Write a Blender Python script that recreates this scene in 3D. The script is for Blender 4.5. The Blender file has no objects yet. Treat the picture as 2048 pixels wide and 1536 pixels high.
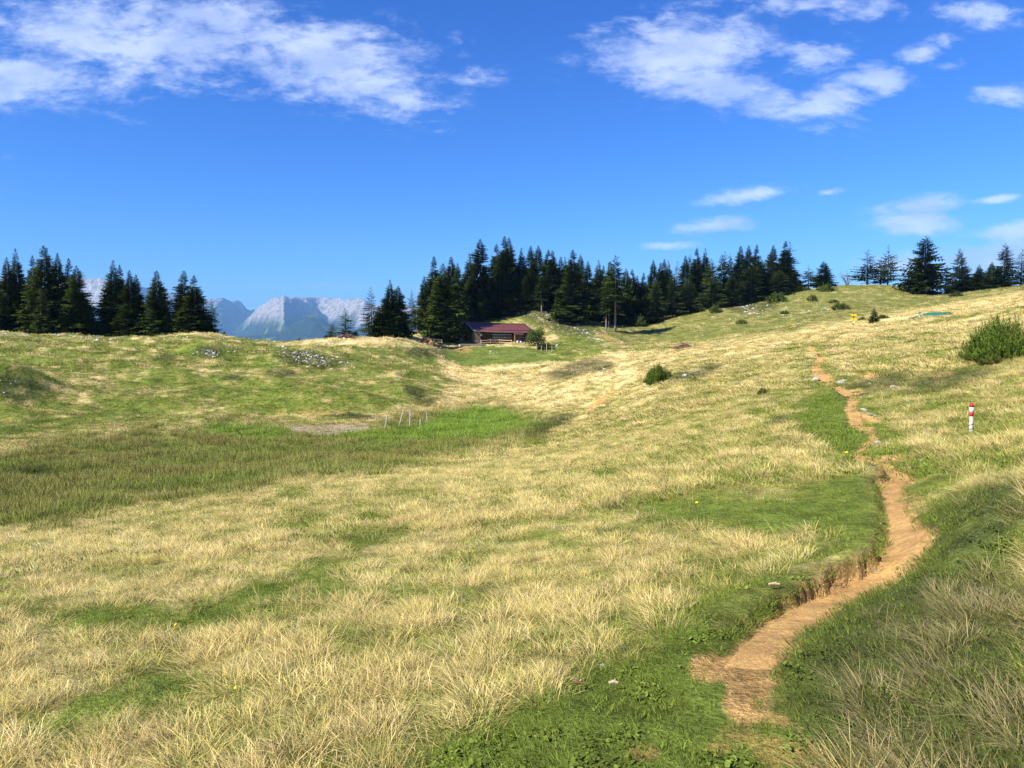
import bpy, bmesh, math, random
import numpy as np
from mathutils import Vector, Matrix, Euler

R = math.radians
random.seed(7)
rng = np.random.default_rng(11)
scene = bpy.context.scene
COL = scene.collection

# ------------------------------------------------------------------ camera, sky, sun, exposure
F, CX, CY = 1500.0, 1024.0, 768.0            # pinhole of the photograph in its own pixels (2048 x 1536)
PITCH = math.atan((768 - 672) / F)           # the horizon lies at row 672
cam = bpy.data.cameras.new('camera')
cam.sensor_width = 36.0
cam.lens = F / 2048 * 36.0
cam.clip_start = 0.05
cam.clip_end = 60000
cam_o = bpy.data.objects.new('camera', cam)
cam_o.location = (0, 0, 0)
cam_o.rotation_euler = (R(90) - PITCH, 0, 0)
COL.objects.link(cam_o)
scene.camera = cam_o

SUN_AZ, SUN_EL = R(-124), R(39)              # azimuth from the view axis (+Y), negative = left
SUN = Vector((math.sin(SUN_AZ) * math.cos(SUN_EL), math.cos(SUN_AZ) * math.cos(SUN_EL), math.sin(SUN_EL)))
sl = bpy.data.lights.new('sun', 'SUN')
sl.energy = 5.0
sl.angle = R(0.55)
sl.color = (1.0, 0.93, 0.80)
so = bpy.data.objects.new('sun', sl)
so.rotation_euler = (-SUN).to_track_quat('-Z', 'Y').to_euler()
so.location = (-300, 0, 300)
COL.objects.link(so)

scene.view_settings.view_transform = 'Standard'
scene.view_settings.look = 'None'
scene.view_settings.gamma = 1.0
scene.view_settings.exposure = 0.97
scene.view_settings.use_curve_mapping = False
scene.render.engine = 'CYCLES'
scene.cycles.use_denoising = True
scene.cycles.denoising_prefilter = 'NONE'     # keeps the fine grass crisp
scene.cycles.use_adaptive_sampling = True
scene.cycles.adaptive_threshold = 0.02
scene.cycles.max_bounces = 6
scene.cycles.diffuse_bounces = 2
scene.cycles.glossy_bounces = 2
scene.cycles.transmission_bounces = 4
scene.cycles.volume_bounces = 0
scene.cycles.transparent_max_bounces = 4
scene.cycles.caustics_reflective = False
scene.cycles.caustics_refractive = False

world = bpy.data.worlds.new('World')
scene.world = world
world.use_nodes = True
world.cycles.sampling_method = 'MANUAL'
world.cycles.sample_map_resolution = 128


class NT:
    """small helper to wire shader nodes"""
    def __init__(s, tree, clear=True):
        s.t = tree
        if clear:
            tree.nodes.clear()

    def n(s, kind, ins=None, **props):
        nd = s.t.nodes.new(kind)
        for k, v in props.items():
            setattr(nd, k, v)
        for k, v in (ins or {}).items():
            s.put(nd.inputs[k], v)
        return nd

    def put(s, sock, v):
        if isinstance(v, bpy.types.NodeSocket):
            s.t.links.new(v, sock)
        else:
            sock.default_value = v

    def m(s, op, a, b=0.0, c=0.0, clamp=False):
        return s.n('ShaderNodeMath', {0: a, 1: b, 2: c}, operation=op, use_clamp=clamp).outputs[0]

    def ramp(s, f, lo, hi, a=0.0, b=1.0):
        return s.n('ShaderNodeMapRange', {'Value': f, 'From Min': lo, 'From Max': hi, 'To Min': a, 'To Max': b},
                   interpolation_type='SMOOTHSTEP').outputs[0]

    def mix(s, f, a, b, mode='MIX'):
        nd = s.n('ShaderNodeMix', data_type='RGBA', blend_type=mode)
        s.put(nd.inputs['Factor'], f)
        s.put(nd.inputs[6], a)
        s.put(nd.inputs[7], b)
        return nd.outputs[2]

    def noise(s, vec, scale, detail=4.0, rough=0.55, dist=0.0):
        nd = s.n('ShaderNodeTexNoise', {'Scale': scale, 'Detail': detail, 'Roughness': rough, 'Distortion': dist})
        if vec is not None:
            s.put(nd.inputs['Vector'], vec)
        return nd.outputs[0]


def c4(*c):
    return (c[0], c[1], c[2], 1.0)


w = NT(world.node_tree)
tc = w.n('ShaderNodeTexCoord').outputs['Generated']
sky = w.n('ShaderNodeTexSky', sky_type='NISHITA', sun_disc=False, sun_elevation=SUN_EL, sun_rotation=SUN_AZ,
          altitude=1500.0, air_density=1.0, dust_density=0.0, ozone_density=8.0)
sk3 = w.n('ShaderNodeSeparateColor', {0: sky.outputs[0]}).outputs       # the camera's vivid rendering of blue
skc = w.n('ShaderNodeCombineColor', {0: w.m('MULTIPLY', w.m('POWER', w.m('DIVIDE', sk3[0], 1.57), 1.6), .90),
                                     1: w.m('MULTIPLY', w.m('POWER', w.m('DIVIDE', sk3[1], 3.15), 1.28), 3.45),
                                     2: w.m('MULTIPLY', sk3[2], 1.66)}).outputs[0]
sep = w.n('ShaderNodeSeparateXYZ', {0: tc})
X, Y, Z = sep.outputs
ya = w.m('MAXIMUM', w.m('ABSOLUTE', Y), 0.02)
px = w.m('DIVIDE', X, ya)
py = w.m('DIVIDE', Z, ya)
P = w.n('ShaderNodeCombineXYZ', {0: px, 1: py, 2: 0.0}).outputs[0]
# cloud banks: (direction x/y, z/y, half width, half height, tilt in degrees, strength)


def sdir(u, v):
    x, z, y = (u - CX) / F, (CY - v) / F, 1.0
    cp, sp = math.cos(PITCH), math.sin(PITCH)
    yy, zz = y * cp + z * sp, -y * sp + z * cp
    return x / yy, zz / yy


BANKS = [  # u, v, half width, half height, tilt, weight
    (330, 90, 620, 100, -3, 1.0), (60, 150, 300, 85, 0, 1.0), (640, 120, 290, 110, -14, 1.0), (760, 170, 210, 80, -18, 1.0),
    (420, 30, 330, 60, 0, .85), (920, 165, 130, 38, 12, .55), (240, 236, 100, 14, -14, .62), (30, 314, 90, 12, 0, .55),
    (1370, 110, 270, 100, 10, 1.05), (1440, 90, 150, 70, 0, .9), (1620, 10, 220, 42, -3, .95), (1480, 180, 280, 62, -14, .95), (1650, 200, 120, 52, 10, 1.0),
    (1750, 155, 110, 38, 0, .95), (1610, 110, 140, 60, 0, .85), (1215, 120, 90, 45, 25, .55), (1845, 105, 85, 28, 20, .8), (1890, 135, 60, 22, 10, .65), (2020, 190, 90, 34, 0, .95), (1950, 30, 130, 34, -5, .75),
    (1515, 388, 135, 20, 7, .98), (1660, 384, 45, 12, 5, 1.0), (1430, 452, 115, 19, 5, .92), (1335, 491, 85, 11, 2, .75),
    (1830, 414, 140, 26, 6, 1.1), (1825, 446, 120, 30, 0, 1.25), (1990, 399, 75, 12, 6, 1.05), (2020, 463, 110, 26, 8, 1.2),
    (1960, 520, 200, 44, 2, 1.25), (1820, 530, 150, 26, 0, .95),
    (640, 572, 170, 12, 0, .55), (690, 556, 90, 6, -3, .5),
]
acc = None
for (u, v, hw, hh, tilt, wt) in BANKS:
    cx, cz = sdir(u, v)
    mp = w.n('ShaderNodeMapping', {'Vector': P, 'Location': (cx, cz, 0), 'Rotation': (0, 0, R(tilt)),
                                   'Scale': (hw * 1.25 / F, hh * 1.3 / F, 1)}, vector_type='TEXTURE')
    g = w.n('ShaderNodeTexGradient', {'Vector': mp.outputs[0]}, gradient_type='QUADRATIC_SPHERE')
    e = w.m('MULTIPLY', w.m('POWER', g.outputs['Fac'], 0.5), wt)
    acc = e if acc is None else w.m('MAXIMUM', acc, e)
# wisps: soft noise, stretched along the layer, warped by a second noise
st = w.n('ShaderNodeMapping', {'Vector': P, 'Scale': (1.0, 2.3, 1.0), 'Rotation': (0, 0, R(10))}).outputs[0]
n_big = w.noise(st, 7.5, 7.0, 0.66, 0.3)
n_fine = w.noise(st, 26.0, 5.0, 0.68, 0.25)
den = w.m('ADD', w.m('MULTIPLY', acc, 0.95), w.m('MULTIPLY', w.m('SUBTRACT', n_big, 0.5), 1.75))
den = w.m('ADD', den, w.m('MULTIPLY', w.m('SUBTRACT', n_fine, 0.5), 0.95))
den = w.ramp(den, 0.24, 0.92)
gate = w.ramp(acc, 0.0, 0.3)
den = w.m('MULTIPLY', den, gate)
hor = w.ramp(Z, 0.02, 0.35)
body = w.noise(st, 10.0, 4.0, 0.5)
ccol = w.mix(w.ramp(body, 0.35, 0.65), c4(5.4, 6.5, 9.6), c4(8.2, 9.1, 11.2))
cden = w.m('MULTIPLY', den, 0.70)
full = w.mix(cden, skc, ccol)
bg = w.n('ShaderNodeBackground', {'Color': full, 'Strength': 0.062})
out = w.n('ShaderNodeOutputWorld')
w.t.links.new(bg.outputs[0], out.inputs[0])

# ------------------------------------------------------------------ numeric helpers


def pix_dir(u, v):
    """world direction through a pixel, scaled to y = 1"""
    x, z, y = (np.asarray(u, float) - CX) / F, (CY - np.asarray(v, float)) / F, 1.0
    cp, sp = math.cos(PITCH), math.sin(PITCH)
    yy, zz = y * cp + z * sp, -y * sp + z * cp
    return x / yy, zz / yy


def project(x, y, z):
    cp, sp = math.cos(PITCH), math.sin(PITCH)
    f = y * cp - z * sp
    up = y * sp + z * cp
    f = np.where(f < 0.05, 0.05, f)
    return CX + F * x / f, CY - F * up / f


def sstep(a, b, x):
    t = np.clip((x - a) / (b - a), 0, 1)
    return t * t * (3 - 2 * t)


def _hash(ix, iy, seed):
    h = (ix.astype(np.int64) * 374761393 + iy.astype(np.int64) * 668265263 + seed * 2147483647) & 0xFFFFFFFF
    h = ((h ^ (h >> 13)) * 1274126177) & 0xFFFFFFFF
    return ((h ^ (h >> 16)) & 0xFFFF) / 65535.0


def pn(x, y, seed=0):
    ix, iy = np.floor(x), np.floor(y)
    fx, fy = x - ix, y - iy
    ux, uy = fx * fx * fx * (fx * (fx * 6 - 15) + 10), fy * fy * fy * (fy * (fy * 6 - 15) + 10)

    def g(ox, oy):
        a = _hash(ix + ox, iy + oy, seed) * 6.2831853
        return np.cos(a) * (fx - ox) + np.sin(a) * (fy - oy)
    n0 = g(0, 0) * (1 - ux) + g(1, 0) * ux
    n1 = g(0, 1) * (1 - ux) + g(1, 1) * ux
    return (n0 * (1 - uy) + n1 * uy) * 1.5


def fbm(x, y, seed=0, o=4, lac=2.03, gain=0.5):
    s, a, t = 0, 1.0, 0
    for i in range(o):
        s = s + a * pn(x, y, seed + i * 17)
        t += a
        x, y, a = x * lac + 3.1, y * lac + 1.7, a * gain
    return s / t


# ------------------------------------------------------------------ terrain heights
# (u, v, D): a ground point seen at that pixel, D metres ahead
CTRL = [
    # foot of the picture, the slope falling to the left
    (0, 1536, 3.5), (400, 1536, 3.3), (800, 1536, 3.1), (1200, 1536, 2.85), (1550, 1536, 2.8), (1800, 1536, 2.6), (2048, 1536, 2.35),
    (0, 1300, 5.4), (300, 1300, 5.2), (600, 1300, 4.9), (1000, 1300, 4.5), (1300, 1300, 4.2), (1500, 1300, 3.95), (1750, 1300, 3.7), (2048, 1300, 3.2),
    (0, 1150, 9.2), (300, 1150, 8.6), (600, 1120, 9.0), (1000, 1150, 7.2), (1300, 1120, 7.1), (1600, 1170, 5.2), (1800, 1090, 6.0), (1900, 1120, 5.0), (2048, 1120, 4.6),
    (2048, 968, 6.3), (1920, 1018, 6.3), (2048, 935, 8.3), (1900, 960, 8.6),
    (0, 1040, 20), (300, 1030, 19.5), (600, 1000, 18.5), (600, 960, 24), (300, 990, 25), (900, 1000, 14), (1000, 930, 26), (1200, 960, 14.5),
    (1400, 1000, 9.6), (1300, 860, 26), (1450, 900, 14.5), (1600, 960, 9.8), (1600, 860, 15.2), (1500, 800, 26), (1100, 880, 36),
    (1790, 950, 9.3), (1720, 895, 12.5), (1725, 855, 15.5), (1700, 790, 23), (1640, 735, 34), (1600, 695, 46),
    (1850, 900, 10.8), (1940, 872, 12.4), (2048, 840, 12.2), (1850, 790, 20), (2048, 760, 19), (1980, 722, 25), (1850, 720, 30), (2048, 690, 28),
    (1760, 680, 42), (1900, 660, 44), (2048, 630, 44), (1700, 655, 60), (1850, 640, 60), (2048, 605, 62), (2048, 602, 72), (1900, 636, 66),
    (1450, 720, 48), (1315, 768, 44), (1200, 800, 50), (1060, 800, 60), (1250, 722, 66), (1400, 697, 66), (1550, 682, 62), (1150, 760, 62), (1040, 790, 64),
    # marsh in the hollow
    (0, 960, 29), (200, 940, 32), (0, 900, 38), (200, 900, 38.5), (450, 930, 33.5), (450, 890, 40), (700, 900, 38), (850, 900, 38), (700, 860, 46), (850, 860, 46.5), (1000, 860, 45.5), (900, 828, 55), (600, 842, 50), (1000, 822, 58),
    # left hill up to its ridge
    (0, 850, 46), (250, 840, 50), (450, 825, 54), (0, 790, 55), (250, 780, 62), (450, 770, 66), (650, 800, 62), (800, 815, 60), (650, 760, 74), (820, 780, 70),
    (0, 720, 76), (250, 720, 82), (450, 715, 88), (600, 712, 92), (750, 730, 88), (850, 745, 88),
    (0, 667, 98), (120, 672, 101), (250, 679, 104), (350, 674, 103), (400, 671, 104), (460, 680, 106), (540, 683, 110), (620, 684, 112), (690, 676, 114), (750, 674, 118),
    # valley to the hut, the knoll behind it
    (950, 780, 76), (900, 740, 100), (1000, 745, 96), (1100, 735, 96), (900, 705, 128), (1000, 712, 124), (1120, 712, 122), (1200, 712, 118), (1300, 703, 118),
    (870, 689, 143), (960, 690, 146), (1050, 691, 146), (820, 664, 150), (790, 672, 140), (1100, 690, 148), (1180, 690, 145), (1260, 692, 140), (1370, 694, 130), (1480, 690, 118),
    (930, 645, 172), (1000, 635, 178), (1075, 619, 182), (1140, 638, 178), (1200, 655, 170), (1240, 670, 163), (1150, 665, 163), (1050, 655, 168),
    (1290, 682, 160), (1400, 672, 158), (1500, 660, 152), (1600, 648, 142), (1700, 640, 132), (1800, 632, 125),
    (1270, 652, 185), (1350, 635, 192), (1430, 617, 198), (1500, 608, 202), (1580, 588, 206), (1450, 645, 172), (1550, 625, 178), (1650, 610, 180), (1750, 600, 182),
    (1640, 575, 214), (1720, 571, 218), (1790, 572, 212), (1860, 590, 196), (1930, 585, 190), (2000, 578, 184), (2048, 571, 180), (1850, 615, 160), (1950, 600, 150),
]
# hidden ground behind crests: (u, D, z)
HID = [
    (60, 125, -2.5), (250, 128, -3), (430, 128, -3.2), (620, 135, -5), (740, 140, -3.5), (60, 170, -16), (300, 170, -18), (600, 170, -20), (800, 185, -6), (880, 200, 0),
    (60, 240, -45), (400, 240, -50), (700, 250, -45), (1000, 220, 2.5), (1150, 215, 3), (1250, 215, 3.5), (1000, 260, -14), (1200, 260, -8), (1400, 240, 5), (1600, 245, 10), (1400, 290, -12), (1700, 280, 2), (1900, 240, 6), (2048, 230, 8), (2048, 290, 0),
    (1250, 88, -4.2), (1400, 92, -3.4), (1550, 88, -2.0), (1700, 85, 0.2), (1850, 92, 0.3), (1900, 98, 0.8), (1160, 84, -4.6), (2048, 100, 4.2),
]
pts = []
for (u, v, D) in CTRL:
    dx, dz = pix_dir(u, v)
    pts.append((float(dx) * D, D, float(dz) * D))
for (u, D, z) in HID:
    dx, _ = pix_dir(u, 672)
    pts.append((float(dx) * D, D, z))
for a in (-62, -90, -120, -150, 180, 150, 120, 90, 62):        # outside the picture: the same hillside goes on
    for r in (1.5, 6, 20, 60, 140, 300):
        x, y = r * math.sin(R(a)), r * math.cos(R(a))
        z = -1.62 + 0.15 * x * (1 if x < 0 else .8) * (1.0 if r < 40 else 40 / r) - (0 if r < 140 else (r - 140) * .12) - (2.0 if (abs(a) == 62 and a < 0 and r > 15) else 0)
        pts.append((x, y, z))
for a in (-40, -20, 0, 20, 40):
    pts.append((1.2 * math.sin(R(a)), 1.2 * math.cos(R(a)), -1.62 + .13 * 1.2 * math.sin(R(a))))
PT = np.array(pts)
KT = 2.2


def warp(x, y):
    return np.arctan2(x, y) * KT, np.log(np.hypot(x, y) + 0.35)


def tps(d2):
    return 0.5 * d2 * np.log(d2 + 1e-12)


_a, _b = warp(PT[:, 0], PT[:, 1])
N = len(PT)
A = np.zeros((N + 3, N + 3))
A[:N, :N] = tps((_a[:, None] - _a) ** 2 + (_b[:, None] - _b) ** 2)
A[:N, :N] += np.diag(0.0006 * np.ones(N))
A[:N, N] = 1
A[:N, N + 1] = _a
A[:N, N + 2] = _b
A[N:, :N] = A[:N, N:].T
# solve for height over a distance scale so that far errors do not swamp near ones
SC = lambda x, y: np.hypot(x, y) + 2.0
WV = np.linalg.solve(A, np.concatenate([PT[:, 2] / SC(PT[:, 0], PT[:, 1]), np.zeros(3)]))

BUMPS = [  # u, v (centre on the ground), radius across, radius along, height: hummocks one can pick out in the photograph
    (0, 790, 4.6, 3.0, 2.5), (417, 713, 3.2, 2.4, 1.9), (610, 722, 6.0, 3.4, 1.5), (800, 800, 3.0, 4.2, 1.3), (690, 818, 6.0, 2.8, 1.2), (480, 790, 5, 2.5, .7), (190, 730, 5, 2.5, .7), (730, 770, 5, 2.6, .7), (130, 752, 4, 2.5, .5), (330, 752, 4, 2.2, .55),
    (1160, 742, 6, 3.5, 1.0), (1180, 708, 6, 4, .6), (520, 815, 7, 3, .7), (560, 770, 6, 3, .5), (250, 800, 5, 3, .5), (850, 708, 5, 4, .6), (1300, 690, 5, 3, .5), (1450, 664, 7, 4, .8), (1385, 668, 6, 4, .6),
    (1995, 1040, .8, .7, .22), (1720, 838, .5, .5, .16),
]


def H_base(x, y):
    x, y = np.asarray(x, float), np.asarray(y, float)
    sh = x.shape
    x, y = x.ravel(), y.ravel()
    o = np.empty(x.size)
    for i in range(0, x.size, 20000):
        a, b = warp(x[i:i + 20000], y[i:i + 20000])
        K = tps((a[:, None] - _a) ** 2 + (b[:, None] - _b) ** 2)
        o[i:i + 20000] = (K @ WV[:N] + WV[N] + WV[N + 1] * a + WV[N + 2] * b) * SC(x[i:i + 20000], y[i:i + 20000])
    r = np.hypot(x, y)
    # beyond the ridges the land falls to the valley and runs on to the mountains
    f = sstep(230, 420, r)
    o = o * (1 - f) + f * (-12 - np.clip((r - 300), 0, 2600) * 0.23)
    # keep seldom-seen ground behind and beside the camera sane
    back = sstep(R(75), R(100), np.abs(np.arctan2(x, y)))
    plane = -1.62 + 0.14 * x * 40 / np.maximum(40, r) - np.clip((r - 300), 0, 2600) * 0.23
    o = o * (1 - back) + back * plane
    nr = sstep(0.9, 2.2, r)
    o = o * nr + (1 - nr) * (-1.62 + .14 * x)
    return o.reshape(sh)


def raycast(u, v, hf, r0=1.6, r1=420.0, n=1400):
    dx, dz = pix_dir(u, v)
    D = np.exp(np.linspace(math.log(r0), math.log(r1), n))
    h = hf(dx * D, D) - dz * D
    k = np.argmax(h >= 0)
    if h[k] < 0:
        return None
    if k:
        t = h[k - 1] / (h[k - 1] - h[k])
        d = D[k - 1] + t * (D[k] - D[k - 1])
    else:
        d = D[0]
    return float(dx * d), float(d)


BP = []
for (u, v, ra, rl, h) in BUMPS:
    p = raycast(u, v, H_base)
    if p:
        BP.append((p[0], p[1], ra, rl, h))
mx, my = raycast(700, 880, H_base)


def H_mid(x, y):
    """terrain without the path"""
    x, y = np.asarray(x, float), np.asarray(y, float)
    z = H_base(x, y)
    r = np.hypot(x, y)
    for (bx, by, ra, rl, h) in BP:
        z = z + h * np.exp(-((x - bx) / ra) ** 2 - ((y - by) / rl) ** 2)
    u, v = project(x, y, z)
    marsh = np.exp(-((u - 560) / 520) ** 2 - ((v - 905) / 75) ** 2)
    k = 1 - .85 * np.clip(marsh * 1.4, 0, 1)
    z = z + k * ((.62 + .30 * sstep(5, 30, -x)) * sstep(22, 70, r) * (1 - .5 * sstep(110, 160, r)) * fbm(x / 9, y / 7, 3, 3) + .25 * sstep(8, 40, r) * fbm(x / 2.6, y / 2.2, 5, 3)
                 + (.045 + .05 * sstep(4, 20, r)) * fbm(x / .8, y / .8, 9, 2))
    return z


# ------------------------------------------------------------------ the path
PATH_UV = [  # centre line, half width in metres, depth of the rut, raw soil on the left bank
    (1496, 1432, .05, .0, 0), (1493, 1392, .10, .01, 0), (1496, 1345, .22, .02, 0), (1525, 1280, .27, .06, 0), (1580, 1222, .29, .10, .3), (1650, 1176, .30, .14, .8), (1722, 1140, .30, .17, 1), (1790, 1102, .31, .18, 1),
    (1818, 1066, .31, .14, .4), (1806, 1030, .27, .09, .1), (1790, 990, .25, .08, .1), (1786, 955, .30, .12, .7), (1800, 936, .33, .14, 1),
    (1722, 916, .26, .03, .2), (1722, 902, .06, .0, 0), (1740, 887, .24, .02, 0), (1748, 874, .06, .0, 0), (1736, 861, .28, .04, 0), (1712, 842, .27, .05, 0), (1703, 818, .27, .06, .2), (1706, 796, .27, .07, .3),
    (1682, 776, .34, .08, .4), (1656, 763, .42, .09, .5), (1640, 748, .40, .06, 0), (1631, 733, .36, .05, 0), (1642, 714, .36, .05, 0), (1626, 701, .2, .03, 0), (1592, 691, .15, .02, 0), (1566, 684, .08, .01, 0)]
pp = []
for (u, v, hw, dp, raw) in PATH_UV:
    q = raycast(u, v, H_mid)
    pp.append((q[0], q[1], hw * (.50 if q[1] < 7 else (.46 if q[1] < 12 else .52)), dp * (.85 if q[1] < 12 else .5), raw))
pp = np.array(pp)
# resample smoothly along its length
sl_ = np.concatenate([[0], np.cumsum(np.hypot(*np.diff(pp[:, :2], axis=0).T))])
tt = []
for i in range(len(pp) - 1):
    n = max(3, int((sl_[i + 1] - sl_[i]) / (0.12 + .012 * pp[i, 1])))
    tt += list(np.linspace(i, i + 1, n, endpoint=False))
tt.append(len(pp) - 1)
tt = np.array(tt)


def catmull(P, t):
    i = np.clip(np.floor(t).astype(int), 0, len(P) - 2)
    f = (t - i)[:, None]
    p0, p1, p2, p3 = P[np.clip(i - 1, 0, None)], P[i], P[i + 1], P[np.clip(i + 2, None, len(P) - 1)]
    m1, m2 = (p2 - p0) / 2 * .8, (p3 - p1) / 2 * .8
    return (2 * f ** 3 - 3 * f ** 2 + 1) * p1 + (f ** 3 - 2 * f ** 2 + f) * m1 + (-2 * f ** 3 + 3 * f ** 2) * p2 + (f ** 3 - f ** 2) * m2


PL = catmull(pp, tt)
PL[:, 2] = np.maximum(PL[:, 2], .05)
PL[:, 3:] = np.clip(PL[:, 3:], 0, 1)


def path_near(x, y):
    """signed distance to the centre line (positive on its left, seen walking away), half width, depth, rawness"""
    x, y = np.asarray(x, float), np.asarray(y, float)
    sh = x.shape
    x, y = x.ravel(), y.ravel()
    S = np.full(x.size, 99.0)
    HW, DP, RW = np.full(x.size, .2), np.zeros(x.size), np.zeros(x.size)
    sel = np.where((y > 1.5) & (y < 62) & (x > -2) & (x < 26))[0]
    a, b = PL[:-1], PL[1:]
    dx, dy = b[:, 0] - a[:, 0], b[:, 1] - a[:, 1]
    L2 = dx * dx + dy * dy + 1e-9
    for i in range(0, sel.size, 20000):
        s = sel[i:i + 20000]
        qx, qy = x[s][:, None] - a[:, 0], y[s][:, None] - a[:, 1]
        t = np.clip((qx * dx + qy * dy) / L2, 0, 1)
        ex, ey = qx - t * dx, qy - t * dy
        d2 = ex * ex + ey * ey
        k = np.argmin(d2, axis=1)
        ii = np.arange(s.size)
        d = np.sqrt(d2[ii, k])
        side = dx[k] * qy[ii, k] - dy[k] * qx[ii, k]
        S[s] = np.where(side >= 0, d, -d)
        tk = t[ii, k]
        HW[s] = a[k, 2] + tk * (b[k, 2] - a[k, 2])
        DP[s] = a[k, 3] + tk * (b[k, 3] - a[k, 3])
        RW[s] = a[k, 4] + tk * (b[k, 4] - a[k, 4])
    return S.reshape(sh), HW.reshape(sh), DP.reshape(sh), RW.reshape(sh)


def path_edge_noise(x, y):
    return .085 * fbm(x / .30, y / .30, 31, 3) + .05 * fbm(x / 1.1, y / 1.1, 37, 2)


def H_full(x, y, info=False):
    z = H_mid(x, y)
    s, hw, dp, rw = path_near(x, y)
    e = path_edge_noise(x, y)
    d = np.abs(s) + e
    wl = np.where(s > 0, .05 + .10 * (1 - rw), .38)
    cut = 1 - sstep(0, 1, np.clip((d - hw * .92) / wl, 0, 1))
    lip = dp * .35 * np.exp(-((d - hw - wl - .16) / .16) ** 2) * (s > 0)
    z2 = z - dp * cut + lip
    if info:
        return z2, s, hw, dp, rw, d
    return z2


# ------------------------------------------------------------------ what grows where
def poly_sd(u, v, P):
    P = np.array(P, float)
    d = np.full(u.shape, 1e9)
    inside = np.zeros(u.shape, bool)
    j = len(P) - 1
    for i in range(len(P)):
        ax, ay, bx, by = P[j][0], P[j][1], P[i][0], P[i][1]
        ex, ey = bx - ax, by - ay
        t = np.clip(((u - ax) * ex + (v - ay) * ey) / (ex * ex + ey * ey), 0, 1)
        d = np.minimum(d, np.hypot(u - ax - t * ex, v - ay - t * ey))
        c = ((ay > v) != (by > v)) & (u < ex * (v - ay) / (by - ay + 1e-9) + ax)
        inside ^= c
        j = i
    return np.where(inside, d, -d)


MARSH = [(-80, 905), (150, 880), (300, 862), (420, 848), (560, 842), (640, 855), (740, 848), (790, 828), (860, 818), (960, 806), (1060, 822), (1098, 842), (1075, 872), (1000, 893), (850, 922), (700, 942), (560, 966), (400, 986), (260, 1008), (120, 1038), (-80, 1052)]
LUSH = [(600, 868), (700, 882), (800, 884), (930, 884), (1010, 872), (1062, 852), (1040, 828), (970, 814), (890, 824), (850, 848), (760, 866), (690, 862)]
LUSH2 = [(400, 872), (430, 852), (560, 858), (590, 872), (520, 884)]
MUD = [(566, 852), (640, 848), (735, 846), (738, 862), (660, 872), (585, 868)]
LAWN = [(880, 694), (960, 692), (1060, 694), (1110, 712), (1160, 724), (1100, 722), (1010, 730), (930, 736), (885, 716)]
GREEN = [  # short grazed turf: polygon, strength
    ([(1300, 1290), (1450, 1235), (1475, 1330), (1500, 1420), (1600, 1600), (1700, 1900), (500, 1900), (840, 1570), (960, 1460), (1080, 1390), (1190, 1330)], 1.0),
    ([(1250, 1010), (1500, 990), (1700, 1000), (1765, 1030), (1700, 1060), (1450, 1060), (1290, 1050)], .55),
    ([(1660, 880), (1700, 830), (1740, 868), (1760, 880), (1690, 915), (1660, 905)], 1.0),
    ([(150, 1240), (420, 1205), (640, 1130), (720, 1130), (620, 1190), (380, 1250), (180, 1285)], .85),
    ([(60, 1440), (220, 1385), (380, 1340), (420, 1355), (300, 1420), (120, 1470), (40, 1475)], .95),
    ([(560, 1060), (760, 1020), (840, 1030), (700, 1080), (590, 1090)], .5),
    ([(1520, 960), (1700, 930), (1750, 1000), (1700, 1010), (1600, 990)], .45),
    ([(1300, 1010), (1500, 930), (1560, 900), (1640, 880), (1560, 960), (1400, 1000)], .25),
    ([(1480, 1230), (1560, 1160), (1700, 1090), (1790, 1060), (1760, 1090), (1600, 1160), (1500, 1250)], .6),
    ([(1000, 1480), (1500, 1440), (1700, 1390), (1650, 1900), (700, 1900)], .85),
    ([(1570, 1390), (1560, 1290), (1700, 1190), (1840, 1100), (1880, 1040), (2048, 960), (2048, 1120), (1850, 1200), (1700, 1290), (1640, 1400)], .85),
]
FARGREEN = [(1240, 690), (1400, 686), (1560, 668), (1640, 650), (1760, 632), (1900, 606), (2100, 575), (2100, 540), (1200, 560), (1180, 640)]
KNOLL = [(925, 650), (1000, 628), (1080, 612), (1180, 648), (1265, 692), (1180, 690), (1060, 668), (960, 672)]
MEADOW = [(1070, 692), (1140, 668), (1230, 690), (1400, 690), (1330, 703), (1220, 706), (1150, 722), (1090, 712)]
LESSDRY = [(1600, 790), (1680, 772), (1720, 850), (1670, 900), (1580, 850)]  # less dry patch, grass turned greener left of the path
LEFTHILL = [(-80, 660), (480, 672), (700, 690), (860, 690), (900, 760), (860, 810), (700, 835), (540, 838), (300, 850), (-80, 880)]
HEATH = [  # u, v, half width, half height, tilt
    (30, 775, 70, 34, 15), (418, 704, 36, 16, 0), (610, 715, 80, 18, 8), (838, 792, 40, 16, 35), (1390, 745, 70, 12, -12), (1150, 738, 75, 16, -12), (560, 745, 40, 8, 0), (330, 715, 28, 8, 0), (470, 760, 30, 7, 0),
    (850, 705, 50, 10, 0), (1195, 735, 50, 12, 0), (1500, 612, 60, 18, 0), (1120, 645, 100, 22, 15), (1750, 770, 90, 20, -15), (1900, 760, 110, 22, -12), (1960, 1040, 150, 75, -25), (1860, 1330, 330, 230, -30), (1960, 1500, 300, 170, 0), (1240, 1008, 22, 10, 0), (1100, 850, 60, 16, -25),  # ellipses on the lower-right bank paint its shade as darker, browner vegetation
    (1460, 570, 300, 40, -12), (700, 830, 60, 8, 5), (60, 945, 60, 10, 0), (1560, 840, 24, 9, 0), (1650, 1100, 60, 10, -25),
]


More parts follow.
